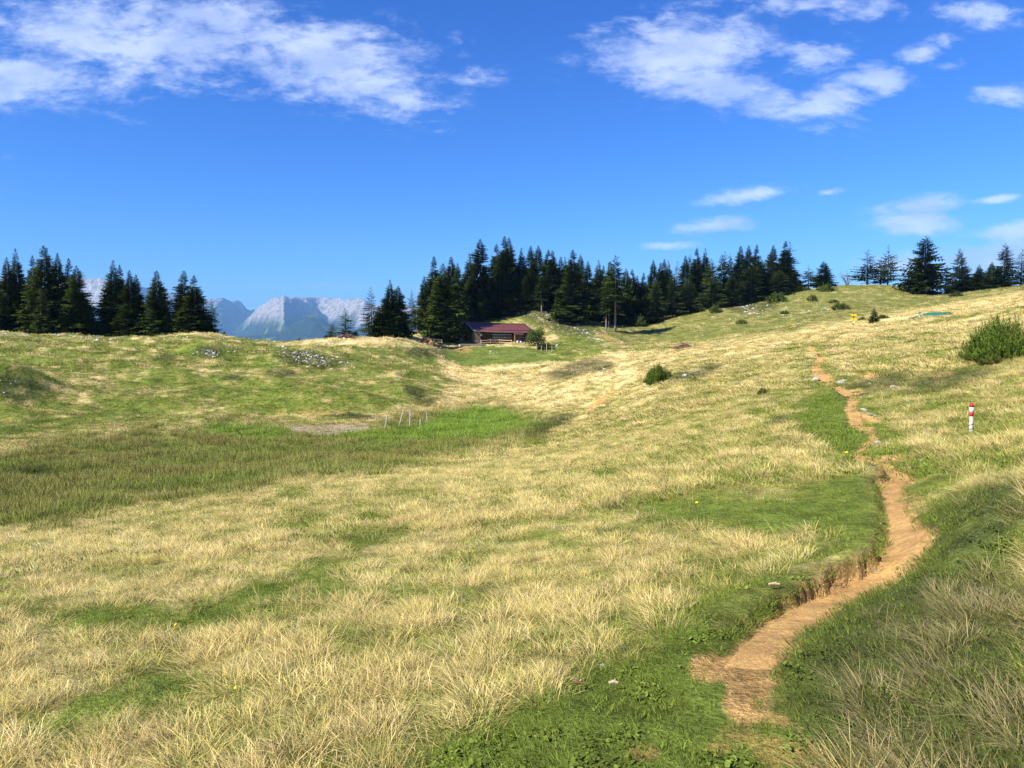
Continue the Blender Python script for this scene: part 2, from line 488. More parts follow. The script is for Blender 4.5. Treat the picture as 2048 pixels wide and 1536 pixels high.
def growth(x, y, z, fine=True):
    """dict of weights for ground points"""
    u, v = project(x, y, z)
    r = np.hypot(x, y)
    pxn = 26 * fbm(x / (.06 * r + .3), y / (.10 * r + .3), 41, 3)     # ragged borders
    uu, vv = u + pxn, v + pxn * .35
    inview = sstep(-.2, .3, y)
    pf = fbm(x / (.022 * r + .05), y / (.03 * r + .05), 43, 2)
    W = {}
    W['marsh'] = sstep(-18, 22, poly_sd(uu + .8 * pxn, vv + .5 * pxn, MARSH)) * inview
    W['lush'] = np.maximum(sstep(-8, 12, poly_sd(uu, vv, LUSH)), .8 * sstep(-10, 12, poly_sd(uu, vv, LUSH2))) * inview
    W['mud'] = sstep(-4, 5, poly_sd(u + .4 * pxn, v + .2 * pxn, MUD)) * inview
    lawn = sstep(-6, 8, poly_sd(u + .4 * pxn, v + .12 * pxn, LAWN)) * inview
    green = np.zeros_like(u)
    for P_, k in GREEN:
        green = np.maximum(green, k * sstep(-25, 30, poly_sd(u + 2.4 * pxn + 50 * pf, v + 1.5 * pxn + 26 * pf, P_)))
    far = sstep(-8, 10, poly_sd(u, v + .15 * pxn, FARGREEN)) * inview
    left = sstep(-10, 15, poly_sd(u, v + .2 * pxn, LEFTHILL)) * inview
    knoll = sstep(-6, 10, poly_sd(u + .3 * pxn, v + .15 * pxn, KNOLL)) * inview
    meadow = sstep(-6, 10, poly_sd(u + .5 * pxn, v + .15 * pxn, MEADOW)) * inview
    lessdry = sstep(-15, 20, poly_sd(u + .6 * pxn, v + .4 * pxn, LESSDRY))
    heath = np.zeros_like(u)  # heath weight; on the lower-right bank it also carries the painted shade
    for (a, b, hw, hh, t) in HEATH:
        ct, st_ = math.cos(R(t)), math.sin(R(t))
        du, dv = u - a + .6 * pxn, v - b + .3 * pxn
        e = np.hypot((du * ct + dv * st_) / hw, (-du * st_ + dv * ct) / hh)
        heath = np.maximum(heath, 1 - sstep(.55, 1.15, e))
    n1 = fbm(x / 5.0, y / 3.4, 51, 3)
    n2 = fbm(x / 1.3, y / 1.0, 57, 3)
    n3 = fbm(x / 14., y / 10., 61, 3)
    big = sstep(25, 90, r)
    n2 = n2 * (1 - .3 * big) + .75 * big * fbm(x / 2.4, y / 2.4, 63, 3)
    dry = .83 + .38 * n1 + .70 * n2 + .3 * n3
    dry = dry - left * .44 - far * .42 - lessdry * .55 - knoll * .42 - meadow * .5
    dry = dry - .95 * green
    dry = np.where(lawn > .5, dry * .1, dry)
    dry = np.clip(dry, 0.02, 1)
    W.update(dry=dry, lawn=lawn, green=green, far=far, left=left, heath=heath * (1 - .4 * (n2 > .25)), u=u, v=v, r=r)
    return W


STRAW = np.array([.80, .60, .28])
STRAW2 = np.array([.66, .54, .19])
YGREEN = np.array([.20, .225, .045])
TURF = np.array([.145, .195, .033])
LUSHC = np.array([.20, .31, .045])
OLIVE = np.array([.225, .24, .062])
RUST = np.array([.27, .19, .075])
HEATH_SHADE_C = np.array([.065, .078, .028])  # dark heath; stands in for shade on the lower-right bank
FARC = np.array([.185, .185, .055])
SOIL = np.array([.50, .315, .125])
MUDC = np.array([.40, .32, .20])


def lerp(a, b, t):
    return a + (b - a) * t[:, None]


def ground_colour(W, x, y):
    d = W['dry'] * (1 - .38 * (1 - sstep(28, 75, W['r'])))
    c = lerp(np.tile(TURF, (d.size, 1)), YGREEN[None], sstep(.05, .45, d))
    c = lerp(c, STRAW[None], sstep(.4, .95, d))
    c = lerp(c, FARC[None], W['far'] * .55)
    c = lerp(c, np.array([.19, .235, .055])[None], W['lawn'] * .55)
    k = sstep(-.35, .4, fbm(x / 3.0, y / 2.2, 71, 3))
    mc = lerp(np.tile(OLIVE, (d.size, 1)), RUST[None], k * .5)
    mc = lerp(mc, np.array([.15, .22, .04])[None], sstep(.0, .4, fbm(x / 4.0, y / 5.0, 73, 3)) * .7)
    c = lerp(c, mc, W['marsh'] * .95)
    c = lerp(c, LUSHC[None], W['lush'] * .9)
    c = lerp(c, HEATH_SHADE_C[None], W['heath'] * .8)
    c = lerp(c, MUDC[None], W['mud'] * .9)
    return c


# ------------------------------------------------------------------ mesh helpers
def obj(name, me, mat=None, parent=None):
    o = bpy.data.objects.new(name, me)
    COL.objects.link(o)
    if mat is not None and me is not None and len(me.materials) == 0:
        me.materials.append(mat)
    if parent is not None:
        o.parent = parent
    return o


def tag(o, label=None, cat=None, group=None, kind=None):
    if label:
        o['label'] = label
    if cat:
        o['category'] = cat
    if group:
        o['group'] = group
    if kind:
        o['kind'] = kind
    return o


def empty(name, loc, rz=0.0):
    o = bpy.data.objects.new(name, None)
    o.location = loc
    o.rotation_euler = (0, 0, rz)
    o.empty_display_size = .2
    COL.objects.link(o)
    return o


def np_mesh(name, V, Fq, smooth=True):
    """V (n,3); Fq (m,3) or (m,4) int arrays or list of both"""
    me = bpy.data.meshes.new(name)
    if not isinstance(Fq, list):
        Fq = [Fq]
    Fq = [np.asarray(f, np.int32) for f in Fq if len(f)]
    me.vertices.add(len(V))
    me.vertices.foreach_set('co', np.asarray(V, np.float32).ravel())
    nl = sum(f.size for f in Fq)
    nf = sum(len(f) for f in Fq)
    me.loops.add(nl)
    me.polygons.add(nf)
    me.loops.foreach_set('vertex_index', np.concatenate([f.ravel() for f in Fq]))
    tot = np.concatenate([np.full(len(f), f.shape[1], np.int32) for f in Fq])
    st = np.concatenate([[0], np.cumsum(tot)[:-1]]).astype(np.int32)
    me.polygons.foreach_set('loop_start', st)
    me.polygons.foreach_set('loop_total', tot)
    me.polygons.foreach_set('use_smooth', np.full(nf, smooth))
    me.update(calc_edges=True)
    return me


def vcol(me, name, C):
    a = me.attributes.new(name, 'FLOAT_COLOR', 'POINT')
    c = np.ones((len(C), 4), np.float32)
    c[:, :3] = C
    a.data.foreach_set('color', c.ravel())


def vfloat(me, name, A_):
    a = me.attributes.new(name, 'FLOAT', 'POINT')
    a.data.foreach_set('value', np.asarray(A_, np.float32))


class MB:
    """collects simple solids and links them as one mesh object"""
    def __init__(s):
        s.bm = bmesh.new()

    def box(s, size, loc=(0, 0, 0), rot=(0, 0, 0), taper=1.0):
        m = Matrix.Translation(loc) @ Euler(rot).to_matrix().to_4x4()
        vs = []
        for z in (-.5, .5):
            k = taper if z > 0 else 1
            for x, y in ((-.5, -.5), (.5, -.5), (.5, .5), (-.5, .5)):
                vs.append(s.bm.verts.new(m @ Vector((x * size[0] * k, y * size[1] * k, z * size[2]))))
        for f in ((3, 2, 1, 0), (4, 5, 6, 7), (0, 1, 5, 4), (1, 2, 6, 5), (2, 3, 7, 6), (3, 0, 4, 7)):
            s.bm.faces.new([vs[i] for i in f])
        return s

    def tube(s, pts, rad, n=8, cap=True):
        rings = []
        for i, p in enumerate(pts):
            p = Vector(p)
            d = (Vector(pts[min(i + 1, len(pts) - 1)]) - Vector(pts[max(i - 1, 0)])).normalized()
            a = d.orthogonal().normalized() if abs(d.z) < .9 else Vector((1, 0, 0))
            b = d.cross(a).normalized()
            a = b.cross(d).normalized()
            rr = rad[i] if hasattr(rad, '__len__') else rad
            rings.append([s.bm.verts.new(p + (a * math.cos(6.28318 * k / n) + b * math.sin(6.28318 * k / n)) * rr) for k in range(n)])
        for q, t in zip(rings[:-1], rings[1:]):
            for k in range(n):
                s.bm.faces.new([q[k], q[(k + 1) % n], t[(k + 1) % n], t[k]])
        if cap:
            s.bm.faces.new(rings[0][::-1])
            s.bm.faces.new(rings[-1])
        return s

    def poly(s, pts):
        s.bm.faces.new([s.bm.verts.new(p) for p in pts])
        return s

    def prism(s, outline, depth_vec):
        """closed outline (list of Vectors) extruded along depth_vec"""
        d = Vector(depth_vec)
        a = [s.bm.verts.new(Vector(p)) for p in outline]
        b = [s.bm.verts.new(Vector(p) + d) for p in outline]
        s.bm.faces.new(a[::-1])
        s.bm.faces.new(b)
        n = len(a)
        for i in range(n):
            s.bm.faces.new([a[i], a[(i + 1) % n], b[(i + 1) % n], b[i]])
        return s

    def build(s, name, mat, parent=None, smooth=False, bevel=0.0):
        bmesh.ops.recalc_face_normals(s.bm, faces=s.bm.faces[:])
        if bevel:
            bmesh.ops.bevel(s.bm, geom=s.bm.edges[:], offset=bevel, segments=1, affect='EDGES')
        me = bpy.data.meshes.new(name)
        s.bm.to_mesh(me)
        s.bm.free()
        me.polygons.foreach_set('use_smooth', np.full(len(me.polygons), smooth))
        return obj(name, me, mat, parent)


def material(name):
    m = bpy.data.materials.new(name)
    m.use_nodes = True
    return m, NT(m.node_tree)


def finish(m, t, col, rough=.9, bump=None, spec=.2, metal=0.0):
    p = t.n('ShaderNodeBsdfPrincipled', {'Base Color': col, 'Roughness': rough, 'Metallic': metal, 'Specular IOR Level': spec})
    if bump is not None:
        t.put(p.inputs['Normal'], bump)
    o = t.n('ShaderNodeOutputMaterial')
    t.t.links.new(p.outputs[0], o.inputs[0])
    return m


def simple_mat(name, c1, c2, scale=6.0, rough=.85, bump=.0, bscale=40.0, spec=.2, stretch=(1, 1, 1), metal=0.0, coord='Object'):
    m, t = material(name)
    co = t.n('ShaderNodeTexCoord').outputs[coord]
    co = t.n('ShaderNodeMapping', {'Vector': co, 'Scale': stretch}).outputs[0]
    f = t.ramp(t.noise(co, scale, 5.0, .6), .3, .7)
    col = t.mix(f, c4(*c1), c4(*c2))
    b = None
    if bump:
        b = t.n('ShaderNodeBump', {'Strength': bump, 'Distance': .02, 'Height': t.noise(co, bscale, 4.0, .6)}).outputs[0]
    return finish(m, t, col, rough, b, spec, metal)


# ------------------------------------------------------------------ ground sheet
m_ground, t = material('ground')
gc = t.n('ShaderNodeAttribute', attribute_name='gcol').outputs['Color']
pos = t.n('ShaderNodeNewGeometry').outputs['Position']
n_s = t.noise(pos, 34.0, 5.0, .7)
n_m = t.noise(pos, 3.1, 5.0, .65)
n_l = t.noise(pos, .45, 4.0, .6)
k1 = t.ramp(n_s, .3, .7, .68, 1.26)
k2 = t.ramp(n_m, .3, .7, .62, 1.3)
k3 = t.ramp(n_l, .3, .7, .86, 1.12)
kk = t.m('MULTIPLY', t.m('MULTIPLY', k1, k2), k3)
gcol = t.mix(1.0, gc, t.n('ShaderNodeCombineColor', {0: kk, 1: kk, 2: kk}).outputs[0], 'MULTIPLY')
hgt = t.m('ADD', t.m('MULTIPLY', n_m, 1.0), t.m('MULTIPLY', n_s, .25))
gb = t.n('ShaderNodeBump', {'Strength': .9, 'Distance': .16, 'Height': hgt}).outputs[0]
finish(m_ground, t, gcol, .95, gb, .05)

# angular lines: fine in front, coarse behind; radial lines grow with distance, out to the horizon
th = np.concatenate([np.linspace(R(-180), R(-52), 60, endpoint=False), np.linspace(R(-52), R(52), 760, endpoint=False), np.linspace(R(52), R(180), 61)])
rr = np.concatenate([np.geomspace(.25, 1.8, 14, endpoint=False), np.geomspace(1.8, 330, 560, endpoint=False), np.geomspace(330, 20000, 36)])
TH, RR = np.meshgrid(th, rr, indexing='ij')
gx, gy = RR * np.sin(TH), RR * np.cos(TH)
gz, ps, phw, pdp, prw, pd = H_full(gx, gy, True)
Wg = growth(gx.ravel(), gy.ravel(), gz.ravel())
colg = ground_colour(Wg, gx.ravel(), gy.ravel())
core = (1 - sstep(-.02, .05, (pd - phw))).ravel()
rim = (np.exp(-(np.clip((pd - phw - .02), -.3, 9) / .10) ** 2) * np.where(ps > 0, .25 + .75 * prw, .45) * sstep(.02, .06, pdp)).ravel()
rim = rim * sstep(-.3, .3, fbm(gx.ravel() / .3, gy.ravel() / .3, 91, 2) + .25)
colg = lerp(colg, np.array([.22, .13, .06])[None], np.clip(rim, 0, 1) * .8)
colg = lerp(colg, np.array([.55, .34, .125])[None], core)
BARE = [  # worn spots: u, v, half width, half height, tilt, strength
    (1425, 1338, 60, 26, -8, 1), (1505, 1385, 60, 26, 30, .75), (1500, 1350, 46, 28, -30, 1), (1560, 1440, 46, 22, 20, .6), (1440, 1500, 44, 20, 0, .5), (1620, 1510, 46, 18, 0, .45), (1290, 1505, 40, 26, 0, .7), (1195, 808, 34, 9, -38, 1), (1128, 815, 10, 6, 0, .6), (1560, 1500, 60, 36, 0, .45), (1740, 752, 24, 8, -10, .9), (1890, 748, 26, 7, -10, .6),
    (1716, 783, 18, 9, 0, .8), (1745, 838, 26, 9, 15, .8), (1800, 915, 45, 10, -5, .8), (1215, 675, 60, 8, 25, .6), (1840, 1010, 14, 30, -25, .5), (620, 826, 60, 5, 0, .5), (1000, 640, 30, 12, 0, .0), (1760, 935, 18, 26, 0, .8), (1470, 1470, 40, 20, 0, .4), (905, 697, 34, 6, 5, .6)]


def bare_amount(u, v, x, y):
    r = np.hypot(x, y)
    pxn = 26 * fbm(x / (.03 * r + .12), y / (.05 * r + .12), 141, 3)
    o = np.zeros_like(u)
    for (a, b, hw, hh, tl, k) in BARE:
        ct, st_ = math.cos(R(tl)), math.sin(R(tl))
        du, dv = u - a, v - b
        e = np.hypot((du * ct + dv * st_) / hw, (-du * st_ + dv * ct) / hh) + pxn / 22
        o = np.maximum(o, k * (1 - sstep(.6, 1.1, e)))
    return o


bare = bare_amount(Wg['u'], Wg['v'], gx.ravel(), gy.ravel()) * (gy.ravel() > 1)
colg = lerp(colg, np.array([.56, .345, .125])[None], bare)
gz2 = gz - .03 * (1 - sstep(-.11, -.04, pd - phw)) * sstep(.02, .05, pdp)
nth, nr_ = TH.shape
idx = np.arange(nth * nr_).reshape(nth, nr_)
quads = np.stack([idx[:-1, :-1], idx[1:, :-1], idx[1:, 1:], idx[:-1, 1:]], -1).reshape(-1, 4)[:, ::-1]
V = np.stack([gx, gy, gz2], -1).reshape(-1, 3)
# close the hole under the camera
tri = np.stack([idx[:-1, 0], idx[1:, 0], np.full(nth - 1, len(V))], -1)
V = np.vstack([V, [[0, 0, -1.62]]])
colg = np.vstack([colg, TURF[None]])
me = np_mesh('ground', V, [quads, tri])
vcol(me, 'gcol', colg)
tag(obj('ground', me, m_ground), 'hummocky alpine pasture of straw and green grass', None, None, 'structure')

_iu = np.arange(nth, dtype=float)
_iv = np.arange(nr_, dtype=float)
_lr = np.log(rr)


def H_grid(x, y):
    """height of the finished ground sheet (bilinear)"""
    x, y = np.asarray(x, float), np.asarray(y, float)
    a = np.clip(np.interp(np.arctan2(x, y), th, _iu), 0, nth - 1.001)
    b = np.clip(np.interp(np.log(np.hypot(x, y) + 1e-9), _lr, _iv), 0, nr_ - 1.001)
    i, j = a.astype(int), b.astype(int)
    f, g_ = a - i, b - j
    return (gz2[i, j] * (1 - f) + gz2[i + 1, j] * f) * (1 - g_) + (gz2[i, j + 1] * (1 - f) + gz2[i + 1, j + 1] * f) * g_


def ground(u, v, n=1200):
    """the ground point seen at a pixel"""
    q = raycast(u, v, H_grid, 1.6, 420.0, n)
    if q is None:
        return None
    return Vector((q[0], q[1], float(H_grid(q[0], q[1]))))


def at(u, D):
    """point on the ground D metres ahead in the direction of column u"""
    x = float(pix_dir(u, 672)[0]) * D
    return Vector((x, D, float(H_grid(x, D))))

# ------------------------------------------------------------------ path sheet
m_path, t = material('path_soil')
pos = t.n('ShaderNodeNewGeometry').outputs['Position']
a_ = t.ramp(t.noise(pos, 4.2, 6.0, .7), .32, .68)
b_ = t.ramp(t.noise(pos, 26.0, 5.0, .7), .3, .7, .78, 1.16)
pc = t.mix(a_, c4(.57, .35, .125), c4(.38, .22, .08))
st_ = t.ramp(t.noise(pos, 90.0, 2.0, .5), .62, .72)
pc = t.mix(t.m('MULTIPLY', st_, .5), pc, c4(.55, .46, .34))
pc = t.mix(1.0, pc, t.n('ShaderNodeCombineColor', {0: b_, 1: b_, 2: b_}).outputs[0], 'MULTIPLY')
pb = t.n('ShaderNodeBump', {'Strength': .8, 'Distance': .02, 'Height': t.m('ADD', t.noise(pos, 38.0, 5.0, .7), t.noise(pos, 9.0, 3.0, .6))}).outputs[0]
finish(m_path, t, pc, .95, pb, .1)
nx = 17
tn = np.gradient(PL[:, :2], axis=0)
tn /= np.linalg.norm(tn, axis=1)[:, None] + 1e-9
nrm = np.stack([-tn[:, 1], tn[:, 0]], 1)
lat = np.linspace(-1, 1, nx)
wd = PL[:, 2] + .10
vx = PL[:, 0][:, None] + nrm[:, 0][:, None] * lat[None] * wd[:, None]
vy = PL[:, 1][:, None] + nrm[:, 1][:, None] * lat[None] * wd[:, None]
s_, hw_, dp_, rw_ = path_near(vx, vy)
dd = np.abs(s_) + path_edge_noise(vx, vy)
tend = sstep(0, 8, np.minimum(np.arange(len(PL)), np.arange(len(PL))[::-1]))[:, None]
vz = H_full(vx, vy) + .005 * tend - .12 * (1 - tend) - .09 * sstep(-.005, .05, dd - hw_) + .006 * fbm(vx / .25, vy / .25, 77, 2)
ii = np.arange(len(PL) * nx).reshape(len(PL), nx)
fq = np.stack([ii[:-1, :-1], ii[:-1, 1:], ii[1:, 1:], ii[1:, :-1]], -1).reshape(-1, 4)[:, ::-1]
me = np_mesh('path', np.stack([vx, vy, vz], -1).reshape(-1, 3), fq)
tag(obj('path', me, m_path), 'trodden ochre earth footpath winding up the slope', None, None, 'structure')

# ------------------------------------------------------------------ far mountains
m_mount, t = material('mountain_rock')
pos = t.n('ShaderNodeNewGeometry').outputs['Position']
kc = t.n('ShaderNodeAttribute', attribute_name='gcol').outputs['Color']
f1 = t.ramp(t.noise(pos, .014, 7.0, .75), .32, .68, .42, 1.35)
mc_ = t.mix(1.0, kc, t.n('ShaderNodeCombineColor', {0: f1, 1: f1, 2: f1}).outputs[0], 'MULTIPLY')
mb = t.n('ShaderNodeBump', {'Strength': 1.0, 'Distance': 40.0, 'Height': t.noise(pos, .011, 7.0, .72)}).outputs[0]
finish(m_mount, t, mc_, .95, mb, .05)


def ridged(x, y, seed, o=5):
    s, a, tt_ = 0, 1.0, 0
    for i in range(o):
        s = s + a * (1 - np.abs(pn(x, y, seed + 13 * i)) * 1.6)
        tt_ += a
        x, y, a = x * 2.1 + 5.2, y * 2.1 + 1.3, a * .52
    return s / tt_


def mountain(u0, u1, sky_uv, depth_uv, front, back, nu, nd, rock_v, seed, kind, relief):
    """a range: skyline (u, v), distance of its crest (u, km), how far it runs out towards us and away"""
    U = np.linspace(u0, u1, nu)
    sv = np.interp(U, [p[0] for p in sky_uv], [p[1] for p in sky_uv])
    dr = np.interp(U, [p[0] for p in depth_uv], [p[1] for p in depth_uv]) * 1000
    k = 9
    dr = np.convolve(np.pad(dr, k, mode='edge'), np.ones(2 * k + 1) / (2 * k + 1), 'valid')
    q = np.concatenate([-np.linspace(1, 0, nd, endpoint=False) ** 1.4, np.linspace(0, 1, nd // 3)])
    UU, QQ = np.meshgrid(U, q, indexing='ij')
    D = dr[:, None] + np.where(QQ < 0, QQ * front, QQ * back)
    dx, dz = pix_dir(UU, np.full_like(UU, 672.))
    x = dx * D
    zr = (pix_dir(U, sv)[1] * dr)[:, None] * (D / dr[:, None]) ** .0
    prof = np.where(QQ < 0, (1 + QQ) ** 1.0, (1 - QQ) ** .8)
    if kind == 'rock':
        a = 1 + QQ
        prof = np.where(QQ < 0, .62 * sstep(.35, 1.0, a) + .38 * a, prof)
    z = zr * prof
    base = -350.0
    z = base + (zr - base) * prof
    am = relief * np.where(QQ < 0, np.clip((-QQ) * 6, 0, 1), np.clip(QQ * 6, 0, 1)) * sstep(0, .25, prof)
    rd = ridged(x / 620., D / 1500., seed, 5) - .55
    z = z + am * rd * np.maximum(zr - base, 200) * .5
    z = z + relief * 26 * (ridged(x / 130., D / 200., seed + 50, 4) - .6)
    _, vv = project(x, D, z)
    gzu, gzd = np.gradient(z, axis=0), np.gradient(z, axis=1)
    slope = np.abs(gzd) / (np.abs(np.gradient(D, axis=1)) + 1)
    n = fbm(x / 500., D / 700., seed + 9, 4)
    rock = sstep(-14, 16, rock_v - vv + 34 * n + 10 * fbm(x / 160., D / 300., seed + 4, 3))
    C = np.tile(np.array([.025, .045, .022]), (x.size, 1))
    mead = sstep(.12, .25, fbm(x / 420., D / 620., seed + 21, 3)).ravel() * (1 - sstep(.5, .8, slope.ravel()))
    C = lerp(C, np.array([.17, .24, .06])[None], mead * (1.0 if kind != 'wood' else .55))
    C = lerp(C, np.array([.35, .335, .325])[None], rock.ravel())
    idx_ = np.arange(x.size).reshape(x.shape)
    f = np.stack([idx_[:-1, :-1], idx_[1:, :-1], idx_[1:, 1:], idx_[:-1, 1:]], -1).reshape(-1, 4)
    me = np_mesh('mountain', np.stack([x, D, z], -1).reshape(-1, 3), f)
    vcol(me, 'gcol', C)
    return me


M1 = mountain(360, 900, [(360, 700), (430, 690), (470, 660), (492, 640), (505, 628), (520, 613), (530, 608), (543, 598), (556, 595), (563, 597), (568, 590), (573, 592), (580, 597), (590, 594), (602, 596), (620, 594), (640, 596), (655, 595), (665, 598), (680, 596), (690, 600), (705, 598), (715, 597), (728, 598), (738, 605), (752, 612), (800, 606), (900, 640)],
             [(360, 13), (490, 13.0), (560, 10.6), (570, 10.5), (640, 13.2), (720, 10.8), (780, 10.2), (900, 10)], 4200, 2500, 420, 150, 640, 5, 'rock', .5)
tag(obj('mountain', M1, m_mount), 'pale limestone mountain wall seen through the gap in the trees', None, None, 'structure')
M2 = mountain(395, 600, [(395, 600), (425, 598), (440, 596), (448, 595), (458, 600), (466, 603), (476, 600), (484, 604), (495, 618), (503, 621), (508, 618), (520, 625), (560, 650), (600, 672)],
             [(395, 14.5), (445, 14.6), (520, 17.5), (600, 18)], 3000, 2500, 180, 90, 606, 25, 'rock', .35)
tag(obj('mountain', M2, m_mount), 'blue shaded peak left of the limestone wall', None, None, 'structure')
M3 = mountain(-260, 450, [(-260, 600), (-100, 575), (0, 560), (12, 556), (40, 566), (90, 575), (150, 560), (172, 556), (190, 558), (205, 556), (222, 562), (250, 572), (285, 572), (300, 577), (335, 583), (360, 592), (400, 612), (450, 672)],
             [(-260, 10), (0, 9.8), (175, 10.8), (215, 9.6), (300, 11.5), (450, 13)], 3800, 2500, 420, 120, 612, 45, 'rock', .55)
tag(obj('mountain', M3, m_mount), 'rocky massif behind the dark spruces at the far left', None, None, 'structure')
M4 = mountain(440, 800, [(440, 690), (480, 672), (520, 670), (560, 662), (590, 645), (610, 634), (625, 630), (640, 634), (660, 648), (680, 655), (720, 660), (760, 655), (800, 660)],
             [(440, 8.2), (620, 8.6), (800, 8.0)], 2600, 1500, 240, 90, 560, 65, 'wood', .25)
tag(obj('hill', M4, m_mount), 'wooded foothill with pale meadows below the limestone wall', None, None, 'structure')

# ------------------------------------------------------------------ air
m_haze, t = material('haze')
pv = t.n('ShaderNodeVolumePrincipled', {'Color': c4(.27, .58, 1.0), 'Density': 0.00006, 'Anisotropy': 0.0})
o_ = t.n('ShaderNodeOutputMaterial')
t.t.links.new(pv.outputs[0], o_.inputs['Volume'])
hz = MB().box((46000, 46000, 1760), (0, 0, -720 + 880)).build('haze', m_haze)
tag(hz, 'thin blue mountain air', None, None, 'stuff')

# ------------------------------------------------------------------ materials for things
def leaf_mat(name, c1, c2, trans=.25, oscale=3.0, vary=.35):
    m, t = material(name)
    oi = t.n('ShaderNodeObjectInfo')
    pos = t.n('ShaderNodeNewGeometry').outputs['Position']
    f = t.ramp(t.noise(pos, oscale, 3.0, .6), .3, .7)
    col = t.mix(f, c4(*c1), c4(*c2))
    k = t.ramp(oi.outputs['Random'], 0, 1, 1 - vary, 1 + vary)
    col = t.mix(1.0, col, t.n('ShaderNodeCombineColor', {0: k, 1: k, 2: k}).outputs[0], 'MULTIPLY')
    d = t.n('ShaderNodeBsdfDiffuse', {'Color': col})
    tr = t.n('ShaderNodeBsdfTranslucent', {'Color': col})
    mx_ = t.n('ShaderNodeMixShader', {0: trans, 1: d.outputs[0], 2: tr.outputs[0]})
    o = t.n('ShaderNodeOutputMaterial')
    t.t.links.new(mx_.outputs[0], o.inputs[0])
    return m


m_spruce = leaf_mat('spruce_needles', (.026, .046, .010), (.072, .098, .020), .12, .9)
m_larch = leaf_mat('larch_needles', (.040, .064, .018), (.075, .105, .028), .2, .9)
m_juni = leaf_mat('shrub_needles', (.085, .14, .020), (.20, .27, .05), .3, 4.0, .2)
m_pine = leaf_mat('mountain_pine_needles', (.05, .082, .018), (.11, .15, .036), .25, 2.0, .25)
m_leaf = leaf_mat('bush_leaves', (.06, .095, .022), (.12, .15, .04), .3, 3.0, .2)
m_bark = simple_mat('bark', (.10, .072, .05), (.19, .15, .115), 9.0, .95, .6, 30.0, .1, (1, 1, .25))
m_paleb = simple_mat('pale_bark', (.30, .24, .18), (.20, .155, .115), 6.0, .95, .4, 30.0, .1, (1, 1, .2))
m_rock = simple_mat('limestone', (.60, .58, .52), (.33, .31, .27), 3.0, .95, .8, 22.0, .1)
m_rockd = simple_mat('weathered_limestone', (.46, .44, .40), (.22, .205, .18), 4.0, .95, .8, 18.0, .1)
m_wood_old = simple_mat('weathered_grey_wood', (.50, .47, .43), (.33, .30, .27), 14.0, .9, .5, 50.0, .1, (1, 1, .12))
m_wood_pale = simple_mat('pale_wood', (.56, .43, .27), (.42, .32, .20), 8.0, .85, .3, 40.0, .1, (1, 1, .2))
m_wood_dark = simple_mat('dark_timber', (.045, .026, .016), (.085, .048, .028), 7.0, .85, .5, 30.0, .15, (.15, 1, 1))
m_wood_brown = simple_mat('brown_boards', (.17, .095, .05), (.11, .06, .032), 7.0, .85, .4, 30.0, .15, (1, 1, .12))
m_roof = simple_mat('red_metal_roof', (.175, .055, .05), (.13, .042, .042), 1.6, .55, .0, 30.0, .35, (1, .3, 1))
m_white = simple_mat('whitewash', (.80, .80, .78), (.68, .67, .64), 4.0, .8, .2)
m_glass = simple_mat('dark_glass', (.02, .025, .03), (.03, .035, .04), 3.0, .1, .0, 30, .5)
m_red = simple_mat('red_paint', (.52, .016, .02), (.36, .02, .02), 24.0, .5, .1, 60.0, .4)
m_whitep = simple_mat('white_paint', (.78, .78, .78), (.66, .66, .66), 30.0, .5, .1, 60.0, .4)
m_yellow = simple_mat('yellow_sign_paint', (.80, .58, .02), (.76, .53, .02), 20.0, .5)
m_metal = simple_mat('grey_metal', (.42, .42, .43), (.32, .32, .33), 10.0, .45, .0, 30, .5, (1, 1, 1), .6)
m_greenroof = simple_mat('green_metal_roof', (.03, .17, .115), (.025, .13, .09), 3.0, .8, .0, 30, .1)
m_petal = simple_mat('yellow_petal', (.85, .62, .01), (.80, .52, .01), 30.0, .6)
m_stem = simple_mat('flower_stem', (.12, .18, .04), (.10, .15, .03), 30.0, .7)

# stone masonry of the gable
m_stone, t = material('rubble_masonry')
co = t.n('ShaderNodeTexCoord').outputs['Object']
vo = t.n('ShaderNodeTexVoronoi', {'Vector': co, 'Scale': 3.2})
ve = t.n('ShaderNodeTexVoronoi', {'Vector': co, 'Scale': 3.2}, feature='DISTANCE_TO_EDGE').outputs['Distance']
hs = t.n('ShaderNodeSeparateColor', {0: vo.outputs['Color']}).outputs[0]
stc = t.mix(hs, c4(.34, .22, .13), c4(.20, .135, .085))
stc = t.mix(t.ramp(ve, .02, .07), c4(.40, .33, .25), stc)
finish(m_stone, t, stc, .9, t.n('ShaderNodeBump', {'Strength': .8, 'Distance': .05, 'Height': t.ramp(ve, 0, .12)}).outputs[0], .1)


# ------------------------------------------------------------------ trees (all built 1 unit tall, scaled when planted)
class Fol:
    def __init__(s):
        s.v, s.f = [], []

    def tri(s, a, b, c):
        n = len(s.v)
        s.v += [a, b, c]
        s.f.append((n, n + 1, n + 2))

    def mesh(s, name):
        return np_mesh(name, np.array(s.v), np.array(s.f), False)


